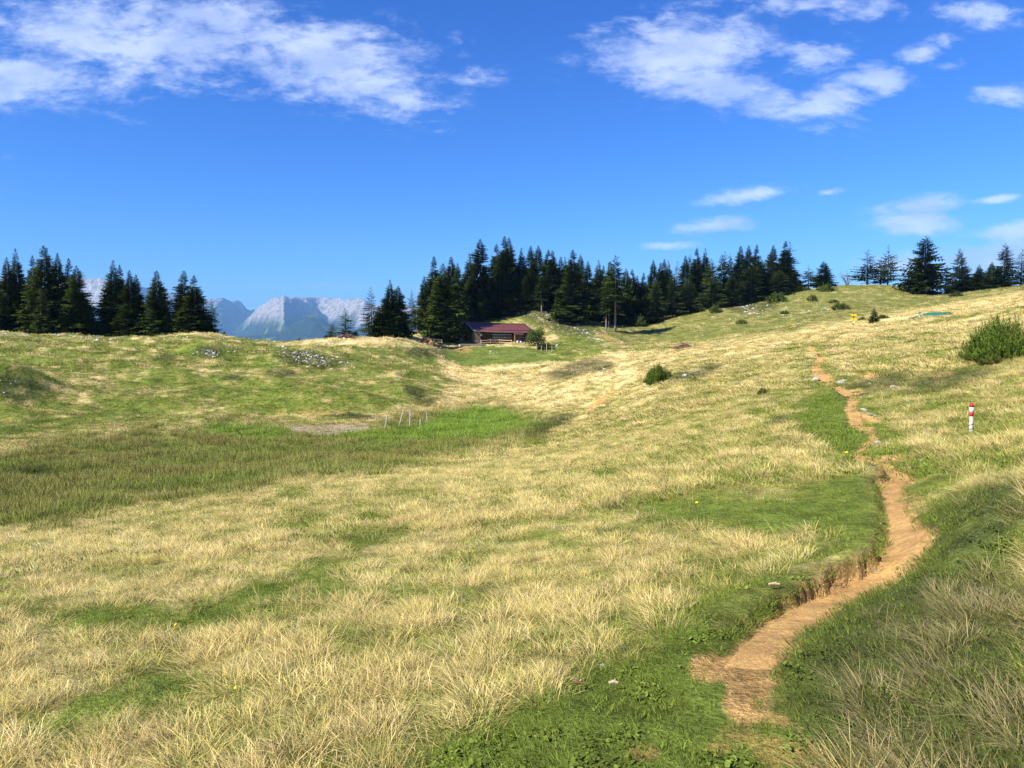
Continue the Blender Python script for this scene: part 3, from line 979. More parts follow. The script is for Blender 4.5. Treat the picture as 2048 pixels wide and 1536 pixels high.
def make_conifer(seed, rad=.15, foot=.04, n=330, power=.85, droop=.35, gap=0.0, ragged=.25, fan=1.0, lean=0.0, low=.12):
    """drooping fans of needles on branches set all up the stem"""
    rn = random.Random(seed)
    F_ = Fol()
    bias = [1 + rn.uniform(-.2, .2) for _ in range(64)]
    holes = [(rn.uniform(0, 1), rn.uniform(0, 6.28)) for _ in range(int(gap * 40))]
    for i in range(n):
        q = 1 - (1 - (i + rn.random()) / n) ** .72          # more branches low down, where the crown is wide
        q = min(q, .985)
        a = i * 2.39996 + rn.uniform(-.5, .5)
        if any(abs(q - hq) < .03 and math.cos(a - ha) > .6 for hq, ha in holes):
            continue
        z0 = foot + (1 - foot) * q
        L = rad * ((1 - q) ** power) * (1.0 - .4 * max(0, low - q) / low) + .0035
        L *= (1 + rn.uniform(-ragged, ragged * .8)) * bias[int(q * 12) % 8 * 8 + int(a / 6.28318 * 8) % 8]
        ca, sa = math.cos(a), math.sin(a)
        rise = (.55 * q ** 2 - .06) * L
        dr = droop * (1 - .75 * q) * L * rn.uniform(.6, 1.4)

        def P_(s):
            return Vector((ca * L * s + lean * z0 * z0, sa * L * s, z0 + rise * s - dr * s * s + .15 * L * s ** 4))
        m_ = 5 if L > .08 else (4 if L > .04 else 3)
        prev = P_(.12)
        lat = Vector((-sa, ca, 0))
        for m in range(m_):
            s1 = .12 + .88 * (m + 1) / m_
            nxt = P_(s1)
            sm = .12 + .88 * (m + .5) / m_
            wd = fan * (.36 * L * (1.1 - sm) ** .6 + .0035) * rn.uniform(.6, 1.3)
            mid = (prev + nxt) / 2
            ahead = Vector((ca, sa, 0)) * wd * .7
            for sg in (-1, 1):
                dn = Vector((0, 0, -1)) * wd * rn.uniform(.25, .9)
                F_.tri(prev, nxt, mid + lat * (sg * wd) + ahead + dn)
            F_.tri(prev, nxt, mid + Vector((0, 0, -1)) * wd * rn.uniform(.6, 1.2) + lat * wd * rn.uniform(-.5, .5) + ahead * .4)
            prev = nxt
        F_.tri(prev + lat * .005, prev - lat * .005, prev + Vector((ca, sa, .1)) * (.008 + .10 * L))
    for k in range(8):
        a = rn.uniform(0, 6.28)
        z = rn.uniform(.955, .985)
        F_.tri(Vector((lean, 0, z + .012)), Vector((lean + .005 * math.cos(a), .005 * math.sin(a), z)), Vector((lean + .003 * math.cos(a + 1), .003 * math.sin(a + 1), z + .03)))
    return F_.mesh('crown')


def make_trunk(r=.012, bend=0.0, top=.97, stubs=0, seed=0, foot=-.05):
    b = MB()
    n = 7
    b.tube([(bend * (i / n) ** 2, 0, foot + (top - foot) * i / n) for i in range(n + 1)], [r * (1.15 - 1.08 * i / n) for i in range(n + 1)], 7)
    rn = random.Random(seed)
    for k in range(stubs):
        z = rn.uniform(.12, .6)
        a = rn.uniform(0, 6.28)
        L = rn.uniform(.04, .10)
        b.tube([(bend * z * z, 0, z), (bend * z * z + math.cos(a) * L * .6, math.sin(a) * L * .6, z - .01), (math.cos(a) * L, math.sin(a) * L, z - .03)], [r * .22, r * .16, r * .06], 4)
    bmesh.ops.recalc_face_normals(b.bm, faces=b.bm.faces[:])
    me = bpy.data.meshes.new('trunk')
    b.bm.to_mesh(me)
    b.bm.free()
    me.polygons.foreach_set('use_smooth', np.full(len(me.polygons), True))
    return me


KINDS = {}
for i in range(6):
    KINDS['spruce%d' % i] = (make_conifer(100 + i, .15, .02 + .01 * (i % 3), 720 + 20 * i, .84 + .07 * (i % 3), .42, .10, .26, 1.08), make_trunk(.011), m_spruce, m_bark, .15)
for i in range(3):
    KINDS['broad%d' % i] = (make_conifer(200 + i, .30, .02, 460, .72, .30, .15, .28, .75), make_trunk(.018), m_spruce, m_bark, .30)
for i in range(3):
    KINDS['larch%d' % i] = (make_conifer(300 + i, .17, .06, 330, .70, .22, .25, .45, .85), make_trunk(.012), m_larch, m_bark, .17)
for i in range(2):
    KINDS['high%d' % i] = (make_conifer(400 + i, .12, .42 - .1 * i, 230, .65, .40, .2, .4), make_trunk(.010, 0, .97, 22, i), m_spruce, m_paleb, .12)
for i in range(2):
    KINDS['thin%d' % i] = (make_conifer(500 + i, .13, .12, 190, .75, .28, .3, .5, .8), make_trunk(.011, .0, .97, 10, i), m_spruce, m_bark, .13)
for i in range(2):
    KINDS['wind%d' % i] = (make_conifer(600 + i, .30, .16, 170, .95, .14, .35, .55, .55), make_trunk(.016, .0, .97, 8, i), m_spruce, m_bark, .30)
KINDS['young0'] = (make_conifer(700, .26, .02, 220, .8, .12, .05, .3, .85), make_trunk(.016), m_spruce, m_bark, .26)
KINDS['young1'] = (make_conifer(701, .22, .02, 200, .8, .12, .05, .3, .85), make_trunk(.016), m_spruce, m_bark, .22)
for k_, (cm, tm, mc2, mb2, _) in KINDS.items():
    cm.materials.append(mc2)
    tm.materials.append(mb2)


def plant(kind, u, vtop, D, wpx, name='spruce_tree', sink=.0):
    cm, tm, _, _, rad = KINDS[kind]
    b = at(u, D)
    ztop = float(pix_dir(u, vtop)[1]) * D
    h = ztop - b.z + sink
    rr_ = wpx * (1.22 if kind.startswith('spruce') else 1.05) / 2 / F * D / rad
    o = empty(name, (b.x, b.y, b.z - sink), rng.uniform(0, 6.28))
    o.scale = (rr_, rr_, h)
    obj('crown', cm, None, o)
    obj('trunk', tm, None, o)
    return o, h


ORD = 'first second third fourth fifth sixth seventh eighth ninth tenth eleventh twelfth thirteenth fourteenth fifteenth sixteenth seventeenth eighteenth nineteenth twentieth'.split()
ORD += ['twenty-' + x for x in ORD[:9]] + ['thirtieth'] + ['thirty-' + x for x in ORD[:9]] + ['fortieth'] + ['forty-' + x for x in ORD[:9]]
TREES = {
    'clump of dark spruces at the picture\'s left edge': ('dark spruces on the left ridge', [
        ('spruce1', 2, 556, 118, 70), ('spruce0', 20, 515, 116, 62), ('spruce2', 38, 497, 119, 66), ('spruce4', 71, 511, 121, 60), ('spruce3', 94, 491, 115, 92), ('spruce5', 121, 506, 120, 66), ('spruce1', 143, 516, 117, 60), ('spruce0', 158, 531, 114, 72)]),
    'clump of spruces left of the mountain gap': ('dark spruces on the left ridge', [
        ('spruce2', 231, 521, 117, 76), ('spruce4', 244, 530, 121, 60), ('spruce0', 263, 541, 116, 62), ('spruce5', 276, 549, 119, 58), ('spruce3', 317, 541, 116, 66), ('spruce1', 371, 541, 118, 78), ('spruce4', 391, 551, 116, 76), ('thin0', 425, 597, 119, 40)]),
    'small trees on the rocky rim before the mountain gap': ('small trees on the rim of the pasture', [
        ('young1', 449, 661, 112, 14), ('young0', 598, 675, 116, 10), ('young1', 652, 668, 118, 20), ('thin1', 665, 643, 119, 30), ('thin0', 691, 616, 120, 42), ('young0', 711, 660, 120, 22)]),
    'row of spruces between the mountain gap and the hut': ('spruces left of the hut', [
        ('thin1', 743, 574, 128, 46), ('spruce4', 758, 612, 132, 46), ('spruce2', 781, 560, 130, 62), ('spruce0', 797, 571, 136, 52), ('thin0', 824, 580, 150, 34), ('spruce3', 849, 552, 158, 44)]),
    'spruce forest behind the red-roofed hut': ('spruce forest behind the hut', [
        ('spruce1', 869, 512, 172, 62), ('spruce3', 903, 513, 178, 58), ('spruce5', 916, 526, 170, 50), ('spruce2', 939, 507, 182, 56), ('spruce0', 961, 478, 178, 76), ('spruce4', 993, 488, 190, 60), ('spruce1', 1009, 472, 186, 66), ('spruce3', 1018, 475, 190, 56), ('spruce2', 1043, 496, 192, 54),
        ('spruce5', 1061, 491, 190, 58), ('spruce0', 1076, 491, 196, 54), ('spruce4', 1096, 499, 194, 56), ('spruce3', 1104, 501, 190, 50), ('spruce1', 1121, 513, 198, 48), ('spruce2', 1129, 514, 202, 46), ('spruce4', 1145, 500, 174, 78), ('spruce0', 1160, 509, 196, 50),
        ('spruce5', 1175, 522, 184, 54), ('spruce2', 1196, 521, 188, 56), ('spruce1', 1206, 531, 192, 46), ('spruce3', 1219, 522, 182, 50), ('high0', 1230, 510, 167, 52), ('spruce0', 1251, 537, 194, 48), ('spruce4', 1263, 538, 198, 46), ('spruce2', 1273, 551, 200, 42), ('spruce1', 1286, 545, 200, 40)]),
    'forest on the slope right of the hut': ('mixed forest on the far slope', [
        ('spruce5', 1305, 520, 204, 52), ('spruce3', 1320, 525, 206, 46), ('spruce1', 1327, 518, 208, 46), ('spruce2', 1335, 522, 206, 44), ('thin1', 1352, 522, 212, 40), ('spruce0', 1369, 511, 208, 46), ('larch0', 1377, 508, 212, 44), ('spruce4', 1391, 496, 210, 48), ('spruce2', 1408, 497, 210, 46), ('larch1', 1420, 517, 206, 46),
        ('larch2', 1441, 509, 210, 50), ('thin0', 1447, 503, 216, 40), ('larch0', 1457, 507, 212, 40), ('spruce3', 1478, 492, 214, 48), ('spruce5', 1494, 491, 212, 52), ('spruce1', 1510, 489, 214, 46), ('larch1', 1521, 519, 208, 54), ('larch2', 1537, 506, 210, 50), ('spruce0', 1543, 490, 216, 44), ('spruce4', 1567, 482, 212, 56), ('thin1', 1575, 484, 214, 52), ('wind1', 1590, 545, 212, 50)]),
    'windswept row on the right skyline': ('windswept conifers on the skyline', [
        ('wind0', 1614, 530, 214, 48), ('broad1', 1644, 522, 212, 50), ('wind1', 1731, 498, 216, 70), ('wind0', 1758, 515, 218, 66), ('wind0', 1772, 489, 214, 60)]),
    'conifers on the skyline at the right edge': ('conifers at the right skyline', [
        ('broad0', 1845, 471, 196, 98), ('thin0', 1888, 530, 200, 36), ('larch1', 1914, 497, 196, 44), ('larch2', 1923, 528, 190, 58), ('spruce2', 1953, 529, 194, 38), ('spruce0', 1978, 524, 192, 36), ('larch0', 2003, 486, 188, 56), ('thin1', 2037, 498, 190, 46), ('broad2', 2062, 520, 188, 46)]),
}
SIZE_WORD = {'spruce': 'narrow dark spruce', 'broad': 'broad bushy spruce', 'larch': 'lighter green larch-like conifer', 'high': 'spruce with bare lower trunk', 'thin': 'thin sparse conifer', 'wind': 'ragged windswept conifer', 'young': 'little young conifer'}
for place, (grp, lst) in TREES.items():
    lst = sorted(lst, key=lambda a: a[1])
    for i, (kind, u, vt, D, wp) in enumerate(lst):
        word = kind.rstrip('0123456789')
        o, h = plant(kind, u, vt, D, wp, {'larch': 'larch_tree', 'young': 'young_spruce'}.get(word, 'spruce_tree'))
        tag(o, '%s, %s from left, %s' % (SIZE_WORD[word], ORD[i], place), 'tree', grp)

FRONT = [  # single trees one notices in front of the forests
    ('spruce3', 887, 527, 147, 78, 'tall full spruce standing directly left of the red-roofed hut'),
    ('larch2', 84, 572, 110, 40, 'yellow-green young conifer in front of the left dark clump'),
    ('high1', 1083, 543, 178, 30, 'slim conifer with bare trunk on the knoll behind the hut'),
    ('high0', 1212, 578, 166, 30, 'bare-trunked spruce at the forest corner beside the rocks'),
    ('larch0', 1310, 556, 192, 50, 'light green conifer at the left foot of the far slope forest'),
    ('larch1', 1345, 548, 194, 46, 'light green conifer, second along the far forest edge'),
    ('larch2', 1425, 548, 199, 60, 'bushy light green conifer left of the scree on the far slope'),
    ('larch0', 1500, 522, 204, 56, 'tall light green conifer right above the scree'),
    ('spruce4', 1462, 545, 201, 44, 'dark spruce directly above the scree on the far slope'),
    ('larch1', 1555, 540, 206, 54, 'light green conifer at the upper end of the far forest edge'),
    ('larch1', 1375, 556, 196, 50, 'light green conifer between the two shrubs of the far forest edge'),
    ('spruce1', 1060, 535, 184, 60, 'dark spruce standing on the rocky knoll above the hut roof'),
    ('spruce5', 1000, 540, 180, 70, 'dark spruce above the middle of the red roof'),
    ('spruce2', 945, 545, 174, 66, 'dark spruce above the left end of the red roof'),
    ('young0', 1747, 614, 118, 26, 'small lone dark spruce on the slope right of the yellow signs'),
]
for (kind, u, vt, D, wp, lab) in FRONT:
    o, h = plant(kind, u, vt, D, wp, 'young_spruce' if kind.startswith('young') else ('larch_tree' if kind.startswith('larch') else 'spruce_tree'))
    tag(o, lab, 'tree')
# inner rows that close the gaps between the front trees
rb = random.Random(5)


def inner(n, u0, u1, top0, top1, D0, D1, grp, lab, w0=44, w1=64):
    for i in range(n):
        u = u0 + (u1 - u0) * (i + rb.uniform(.1, .9)) / n
        f = (u - u0) / (u1 - u0)
        o, h = plant('spruce%d' % rb.randrange(6), u, top0 + (top1 - top0) * f + rb.uniform(0, 34), rb.uniform(D0, D1), rb.uniform(w0, w1))
        tag(o, lab, 'tree', grp)


inner(9, -30, 186, 560, 575, 119, 128, 'inner spruces of the left ridge clumps', 'shaded spruce inside a left ridge clump, mostly hidden by others', 56, 74)
inner(9, 214, 424, 570, 600, 119, 128, 'inner spruces of the left ridge clumps', 'shaded spruce inside a left ridge clump, mostly hidden by others', 50, 66)
inner(24, 855, 1295, 535, 560, 196, 214, 'inner spruces of the forest behind the hut', 'shaded spruce deep inside the forest behind the hut, mostly hidden')
inner(10, 1110, 1300, 560, 570, 186, 196, 'inner spruces of the forest behind the hut', 'shaded spruce deep inside the forest behind the hut, mostly hidden')
inner(16, 1296, 1585, 560, 530, 208, 220, 'inner spruces of the far slope forest', 'shaded spruce deep inside the far slope forest, mostly hidden')
inner(5, 1880, 2060, 545, 535, 194, 206, 'inner conifers at the right skyline', 'half hidden conifer between the trees at the right skyline', 36, 44)
# two dead stems
for (u, vt, D, lab) in ((833, 569, 150, 'thin dead grey tree stem left of the hut\'s big spruce'), (1217, 615, 168, 'thin dead stem among the bare trunks at the forest corner')):
    b = at(u, D)
    h = float(pix_dir(u, vt)[1]) * D - b.z
    o = empty('dead_tree', b)
    tk = make_trunk(.0075, .01, 1.0, 26, int(u))
    tk.materials.append(m_wood_old)
    o.scale = (h * 1.0, h * 1.0, h)
    obj('trunk', tk, None, o)
    tag(o, lab, 'dead tree')


# ------------------------------------------------------------------ shrubs
def make_shoots(seed, n, spread, needle, up=.55, nw=.014, per=22):
    """dense shrub of many needle-clad shoots, about 1 unit high and 2*spread wide"""
    rn = random.Random(seed)
    F_ = Fol()
    for i in range(n):
        a = rn.uniform(0, 6.28318)
        el = rn.uniform(.03, 1.0) ** .9
        rad = spread * math.sqrt(max(0, 1 - el * el)) * rn.uniform(.85, 1.1)
        lob = 1 + .20 * math.sin(3 * a + seed) + .12 * math.sin(7 * a + 2 * seed)
        rad *= lob
        el *= (1 + .16 * math.sin(5 * a + seed) + rn.uniform(-.1, .12))
        tip = Vector((math.cos(a) * rad, math.sin(a) * rad, el * rn.uniform(.8, 1.08)))
        base = Vector((tip.x * .25, tip.y * .25, -.04))
        ctrl = (base + tip) / 2 + Vector((tip.x * .25, tip.y * .25, -.12 * up))
        for k in range(per):
            s = .42 + .58 * (k + rn.random()) / per
            p = base * (1 - s) ** 2 + ctrl * 2 * s * (1 - s) + tip * s * s
            d = ((ctrl - base) * (1 - s) + (tip - ctrl) * s).normalized()
            o = Vector((rn.gauss(0, 1), rn.gauss(0, 1), rn.gauss(0, 1)))
            o = (o - d * o.dot(d)).normalized()
            L = needle * rn.uniform(.6, 1.25)
            q = p + (d * .75 + o * .7 + Vector((0, 0, .12))) * L
            sd = d.cross(o) * nw
            F_.tri(p - sd, p + sd, q)
    return F_.mesh('foliage')


def make_stems(seed, n=7, spread=.5):
    rn = random.Random(seed)
    b = MB()
    for i in range(n):
        a = 6.28318 * i / n + rn.uniform(-.3, .3)
        r_ = spread * rn.uniform(.3, .7)
        h_ = rn.uniform(.45, .75)
        b.tube([(0, 0, -.12), (math.cos(a) * r_ * .4, math.sin(a) * r_ * .4, h_ * .35), (math.cos(a) * r_, math.sin(a) * r_, h_)], [.028, .018, .006], 5)
    me = bpy.data.meshes.new('stem')
    b.bm.to_mesh(me)
    b.bm.free()
    return me


def make_leafbush(seed, n, spread):
    rn = random.Random(seed)
    F_ = Fol()
    lobes = [(Vector((rn.uniform(-.6, .6) * spread, rn.uniform(-.5, .5) * spread, rn.uniform(.25, .75))), rn.uniform(.22, .36)) for _ in range(9)]
    for i in range(n):
        c, r_ = rn.choice(lobes)
        d = Vector((rn.gauss(0, 1), rn.gauss(0, 1), rn.gauss(0, .8))).normalized()
        p = c + d * r_ * rn.uniform(.4, 1.05)
        if p.z < 0:
            continue
        s_ = rn.uniform(.03, .06)
        a1 = d.orthogonal().normalized()
        a2 = d.cross(a1)
        ang = rn.uniform(0, 6.28)
        v1 = a1 * math.cos(ang) + a2 * math.sin(ang)
        v2 = (a2 * math.cos(ang) - a1 * math.sin(ang)) * .6 + d * .4
        F_.tri(p - v1 * s_, p + v2 * s_ * .7, p + v1 * s_)
        F_.tri(p - v1 * s_, p + v1 * s_, p - v2 * s_ * .7)
    return F_.mesh('foliage')


SHR = {
    'juniper': (make_shoots(1, 620, .62, .085, .8, .010, 26), make_stems(1), m_juni),
    'larchbush': (make_shoots(2, 1000, .78, .075, .6, .0075, 26), make_stems(2), m_juni),
    'pine0': (make_shoots(3, 150, 1.1, .16, .6, .028, 14), make_stems(3), m_pine),
    'pine1': (make_shoots(4, 140, .9, .17, .6, .028, 14), make_stems(4), m_pine),
    'leaf': (make_leafbush(5, 2600, .7), make_stems(5), m_leaf),
}
for k_, (a_, b_, c_) in SHR.items():
    a_.materials.append(c_)
    b_.materials.append(m_bark)


def shrub(kind, u, vb, wpx, hpx, label, name='shrub', cat='shrub', D=None, group=None, spread=None):
    b = at(u, D) if D else ground(u, vb)
    if b is None:
        b = at(u, 208 if u > 1590 else 197)
    D = b.y
    fm, sm, _ = SHR[kind]
    o = empty(name, (b.x, b.y, b.z - .02), rng.uniform(0, 6.28))
    sp = {'juniper': .62, 'larchbush': .78, 'pine0': 1.1, 'pine1': .9, 'leaf': .75}[kind]
    rx = wpx / 2 / F * D / sp
    o.scale = (rx, rx, hpx / F * D)
    obj('foliage', fm, None, o)
    obj('stem', sm, None, o)
    tag(o, label, cat, group)
    return o


shrub('juniper', 1315, 766, 54, 36, 'round bright green shrub alone on the dry slope beside limestone rubble')
shrub('larchbush', 2006, 719, 146, 80, 'large bright green needle shrub on the slope at the right edge')
shrub('leaf', 1070, 692, 48, 36, 'rounded leafy bush at the right end of the hut')
shrub('pine1', 1090, 700, 34, 15, 'low dark shrub below the leafy bush by the fence posts')
shrub('pine0', 1527, 788, 26, 14, 'small dark shrub on the dry slope left of the path')
shrub('pine0', 1825, 636, 18, 12, 'little shrub in front of the green-roofed hut', D=74)
shrub('pine1', 1277, 652, 40, 20, 'long low pine shrub at the dark foot of the far slope forest')
for (u, v, wp, hp, lab) in [
    (1365, 622, 28, 13, 'low dark pine shrub just right of the smallest one at the far forest edge'), (1352, 618, 22, 11, 'smallest pine shrub touching the left part of the far forest edge'), (1395, 624, 34, 14, 'pine shrub in the middle below the far forest edge'), (1431, 625, 26, 16, 'dark compact pine shrub left of the scree'),
    (1484, 648, 24, 10, 'small pine shrub alone on the slope below the scree'), (1555, 604, 40, 18, 'wide pine shrub at the upper right end of the far forest'), (1570, 628, 18, 8, 'tiny pine shrub right of the scree'), (1625, 602, 20, 13, 'pine shrub on the far slope under the skyline gap'),
    (1653, 582, 36, 14, 'dark pine shrub below the two windswept skyline trees'), (1680, 619, 34, 14, 'pine shrub beside the pale rock on the far slope'), (1668, 606, 20, 8, 'tiny dark shrub above the pale rock on the far slope'), (1604, 578, 34, 10, 'flat pine shrub on the skyline right of the forest'),
    (1912, 593, 26, 11, 'pine shrub below the right skyline conifers'), (1900, 588, 18, 8, 'smaller pine shrub beside the big right skyline spruce'), (1725, 640, 16, 6, 'tiny shrub at the foot of the lone small spruce'), (1765, 637, 24, 8, 'flat shrub right of the lone small spruce')]:
    shrub('pine%d' % (int(u) % 2), u, v, wp, hp, lab, 'pine_shrub', 'shrub', None, 'dwarf pine shrubs on the far slope')
# leafless bush on the skyline
bb = at(1691, 216)
o = empty('bare_bush', bb)
b = MB()
rn = random.Random(9)
for i in range(26):
    a = rn.uniform(0, 6.28)
    r_ = rn.uniform(.5, 2.6)
    h_ = rn.uniform(2.0, 4.4)
    p0, p1, p2 = Vector((0, 0, -.2)), Vector((math.cos(a) * r_ * .35, math.sin(a) * r_ * .35, h_ * .5)), Vector((math.cos(a) * r_, math.sin(a) * r_, h_))
    b.tube([p0, p1, p2], [.06, .04, .012], 4)
    for k in range(5):
        q = p1.lerp(p2, rn.random())
        b.tube([q, q + Vector((rn.uniform(-.6, .6), rn.uniform(-.6, .6), rn.uniform(.2, .7)))], [.02, .008], 3)
b.build('branches', m_bark, o)
tag(o, 'thin leafless bush on the right skyline between the windswept trees', 'bush')

# ------------------------------------------------------------------ rocks
def make_rock(seed, sub=2, flat=.6, rough_=.5):
    bm = bmesh.new()
    bmesh.ops.create_icosphere(bm, subdivisions=sub, radius=1.0)
    rn = random.Random(seed)
    planes = [(Vector((rn.gauss(0, 1), rn.gauss(0, 1), rn.gauss(0, 1))).normalized(), rn.uniform(.42, .9)) for _ in range(12)]
    for v_ in bm.verts:
        for n_, d_ in planes:
            k = v_.co.dot(n_)
            if k > d_:
                v_.co -= n_ * (k - d_) * .92
        v_.co *= 1 + rn.uniform(-rough_, rough_) * .22
        v_.co.z *= flat
    me = bpy.data.meshes.new('rock')
    bm.to_mesh(me)
    bm.free()
    return me


ROCKS = [make_rock(i, 2, .45 + .1 * (i % 4)) for i in range(8)]
for r_ in ROCKS:
    r_.materials.append(m_rock)
ROCKD = [make_rock(20 + i, 2, .5 + .1 * (i % 3)) for i in range(4)]
for r_ in ROCKD:
    r_.materials.append(m_rockd)
RV = []
for r_ in ROCKS[:6]:
    v_ = np.empty(len(r_.vertices) * 3, np.float32)
    r_.vertices.foreach_get('co', v_)
    f_ = np.array([list(p.vertices) for p in r_.polygons])
    RV.append((v_.reshape(-1, 3), f_))

for (u, v, s, dark, lab) in [
    (175, 1189, 13, 0, 'smooth white stone in the dry grass at the lower left'),
    (1632, 760, 22, 0, 'pale boulder on the left edge of the path halfway up'),
    (1686, 765, 26, 1, 'flat grey slab right of the path opposite the pale boulder'),
    (1786, 775, 14, 0, 'pale pinkish stone on the right slope above the path bends'),
    (1797, 776, 12, 0, 'stone lying just right of the pale pinkish one'),
    (1729, 822, 20, 0, 'pale stone at the inner side of the path bend'),
    (1740, 830, 16, 1, 'flat layered stone below the path bend'),
    (1755, 833, 10, 1, 'grey stone right of the layered one at the path bend'),
    (1755, 887, 18, 0, 'pale stone in the grass right of the green path gap'),
    (1842, 921, 10, 0, 'white stone on the eroded bank right of the path'),
    (1680, 1170, 8, 1, 'small dark stone lying in the middle of the path'),
    (1752, 1142, 14, 0, 'flat white stone patch on the right side of the path'),
    (1472, 1257, 9, 0, 'small pale stone at the left end of the path'),
    (1206, 1331, 13, 0, 'pale elongated stone in the short green turf'),
    (946, 694, 5.5, 0, 'white boulder on the lawn in front of the hut'),
    (1115, 692, 9, 0, 'pale boulder right of the leafy bush'),
    (1651, 617, 12, 1, 'pale rock beside a pine shrub on the far slope'),
    (1535, 612, 7, 0, 'small white rock right above the scree'),
    (1037, 628, 17, 1, 'grey crag on the knoll behind the hut'),
    (1030, 617, 5, 0, 'upright pale stone at the left top of the knoll'),
    (1066, 617, 6, 0, 'upright pale stone at the right top of the knoll'),
    (1370, 752, 13, 0, 'white boulder in the rubble right of the round shrub'),
    (1423, 733, 6, 0, 'upper white stone of the rubble strip right of the round shrub'),
    (1438, 737, 6, 0, 'rightmost white stone of the rubble strip by the round shrub'),
    (1297, 778, 10, 0, 'white stone below left of the round shrub'),
    (1405, 777, 7, 1, 'dark stone alone in the dry grass below the rubble strip'),
    (8, 664, 12, 0, 'pale boulder on the left ridge at the picture edge'),
    (118, 673, 12, 0, 'pale boulder on the left ridge under the dark clump'),
    (160, 700, 6, 0, 'small stone on the left hill below the ridge'),
    (195, 681, 12, 0, 'broad pale boulder on the left ridge left of the clump gap'),
    (470, 704, 9, 0, 'stone right of the rocky heath mound'),
    (10, 786, 9, 0, 'white stone on the heath mound at the left edge'),
    (1912, 782, 12, 0, 'pale stone on the right slope above the marker post'),
    (2030, 788, 10, 0, 'pale stone on the slope at the right edge'),
    (2020, 820, 14, 0, 'larger pale stone at the right edge behind the marker post')]:
    g = ground(u, v)
    if g is None:
        g = at(u, 98 if u < 500 else 182)
    sz = s / 2 / F * g.y
    o = obj('rock', (ROCKD if dark else ROCKS)[int(u) % (4 if dark else 8)])
    o.location = (g.x, g.y, g.z + sz * .12)
    o.scale = (sz, sz * rng.uniform(.7, 1.0), sz * rng.uniform(.7, 1.1))
    o.rotation_euler = (rng.uniform(-.2, .2), rng.uniform(-.2, .2), rng.uniform(0, 6.28))
    tag(o, lab, 'rock', 'single stones on the pasture')


def rubble(label, spots, smin, smax, seed, mat=None):
    """loose stones too many and too small to tell apart"""
    rg = np.random.default_rng(seed)
    Vs, Fs, n0 = [], [], 0
    for (u, v, hw, hh, tilt, n) in spots:
        ct, st_ = math.cos(R(tilt)), math.sin(R(tilt))
        for i in range(n):
            a, q = rg.normal(0, .5), rg.normal(0, .5)
            g = raycast(u + (a * hw * ct - q * hh * st_), v + (a * hw * st_ + q * hh * ct), H_grid, 1.6, 420, 500)
            if g is None:
                continue
            sz = (smin + (smax - smin) * rg.random() ** 2.2) / 2 / F * g[1]
            vv, ff = RV[rg.integers(0, 6)]
            E_ = np.array(Euler((rg.uniform(-.4, .4), rg.uniform(-.4, .4), rg.uniform(0, 6.28))).to_matrix())
            P_ = (vv * np.array([sz * rg.uniform(.8, 1.5), sz * rg.uniform(.5, 1), sz * rg.uniform(.5, 1.2)])) @ E_.T
            z = float(H_grid(g[0], g[1]))
            Vs.append(P_ + np.array([g[0], g[1], z - sz * .05]))
            Fs.append(ff + n0)
            n0 += len(vv)
    me = np_mesh('rubble', np.vstack(Vs), np.vstack(Fs), False)
    return tag(obj('rubble', me, mat or m_rock), label, None, None, 'stuff')


rubble('scatter of limestone rubble on the hummock before the mountain gap', [(612, 716, 78, 15, 8, 190), (560, 700, 40, 5, 0, 14), (640, 690, 60, 8, -18, 40), (690, 728, 30, 6, 10, 20), (545, 683, 30, 3, 0, 12)], 2.5, 9, 1)
rubble('broken limestone along the left ridge crest', [(25, 674, 34, 7, 5, 34), (180, 676, 55, 6, 5, 46), (130, 672, 60, 3, 5, 20), (235, 678, 30, 3, 0, 14), (360, 677, 24, 4, 0, 12), (420, 706, 24, 10, 10, 40), (470, 705, 20, 5, 0, 6), (55, 693, 12, 5, 0, 5), (20, 765, 40, 20, 10, 14)], 2.5, 9, 2)
rubble('limestone blocks on the knoll and its right flank', [(1085, 632, 60, 14, 12, 80), (1135, 645, 60, 14, 20, 80), (1000, 632, 50, 12, -10, 26), (1180, 672, 45, 8, 28, 60), (1235, 682, 36, 6, 28, 50), (1120, 662, 50, 8, 15, 30), (1200, 690, 40, 8, 5, 10)], 2.0, 7, 3)
rubble('scree and rocks on the far slope', [(1494, 617, 30, 12, 15, 110), (1540, 622, 50, 12, 0, 30), (1620, 622, 60, 14, 0, 36), (1450, 635, 60, 10, 0, 12)], 1.6, 6, 4)
rubble('stones around the woodpile and hut lawn', [(838, 695, 30, 6, 5, 40), (900, 690, 16, 6, 20, 22), (1150, 736, 60, 10, -10, 34), (1195, 735, 30, 8, 0, 20), (980, 706, 16, 5, 0, 8), (830, 660, 16, 4, -10, 10)], 1.8, 6, 5)
rubble('small white stones strewn over the right slope by the path', [(1390, 746, 60, 9, -14, 46), (1300, 776, 30, 10, -20, 10), (1780, 740, 110, 26, -10, 26), (1700, 790, 40, 22, 40, 22), (1900, 790, 120, 40, -10, 26), (1730, 832, 26, 12, 20, 14), (1800, 925, 40, 12, 0, 10), (1650, 720, 14, 10, 0, 10)], 1.5, 7, 6)
rubble('pebbles on the trodden path', [(1800, 1075, 40, 40, 0, 60), (1780, 1010, 22, 40, 0, 20), (1690, 1165, 110, 18, -32, 50), (1540, 1270, 60, 40, -40, 34), (1500, 1370, 60, 40, 0, 16), (1790, 940, 36, 12, 0, 14)], 1.5, 5.5, 7)
rubble('dry clods and stones at the marsh edge', [(650, 858, 70, 7, 0, 40), (640, 828, 60, 3, 0, 10)], 2.0, 6, 8, m_rockd)

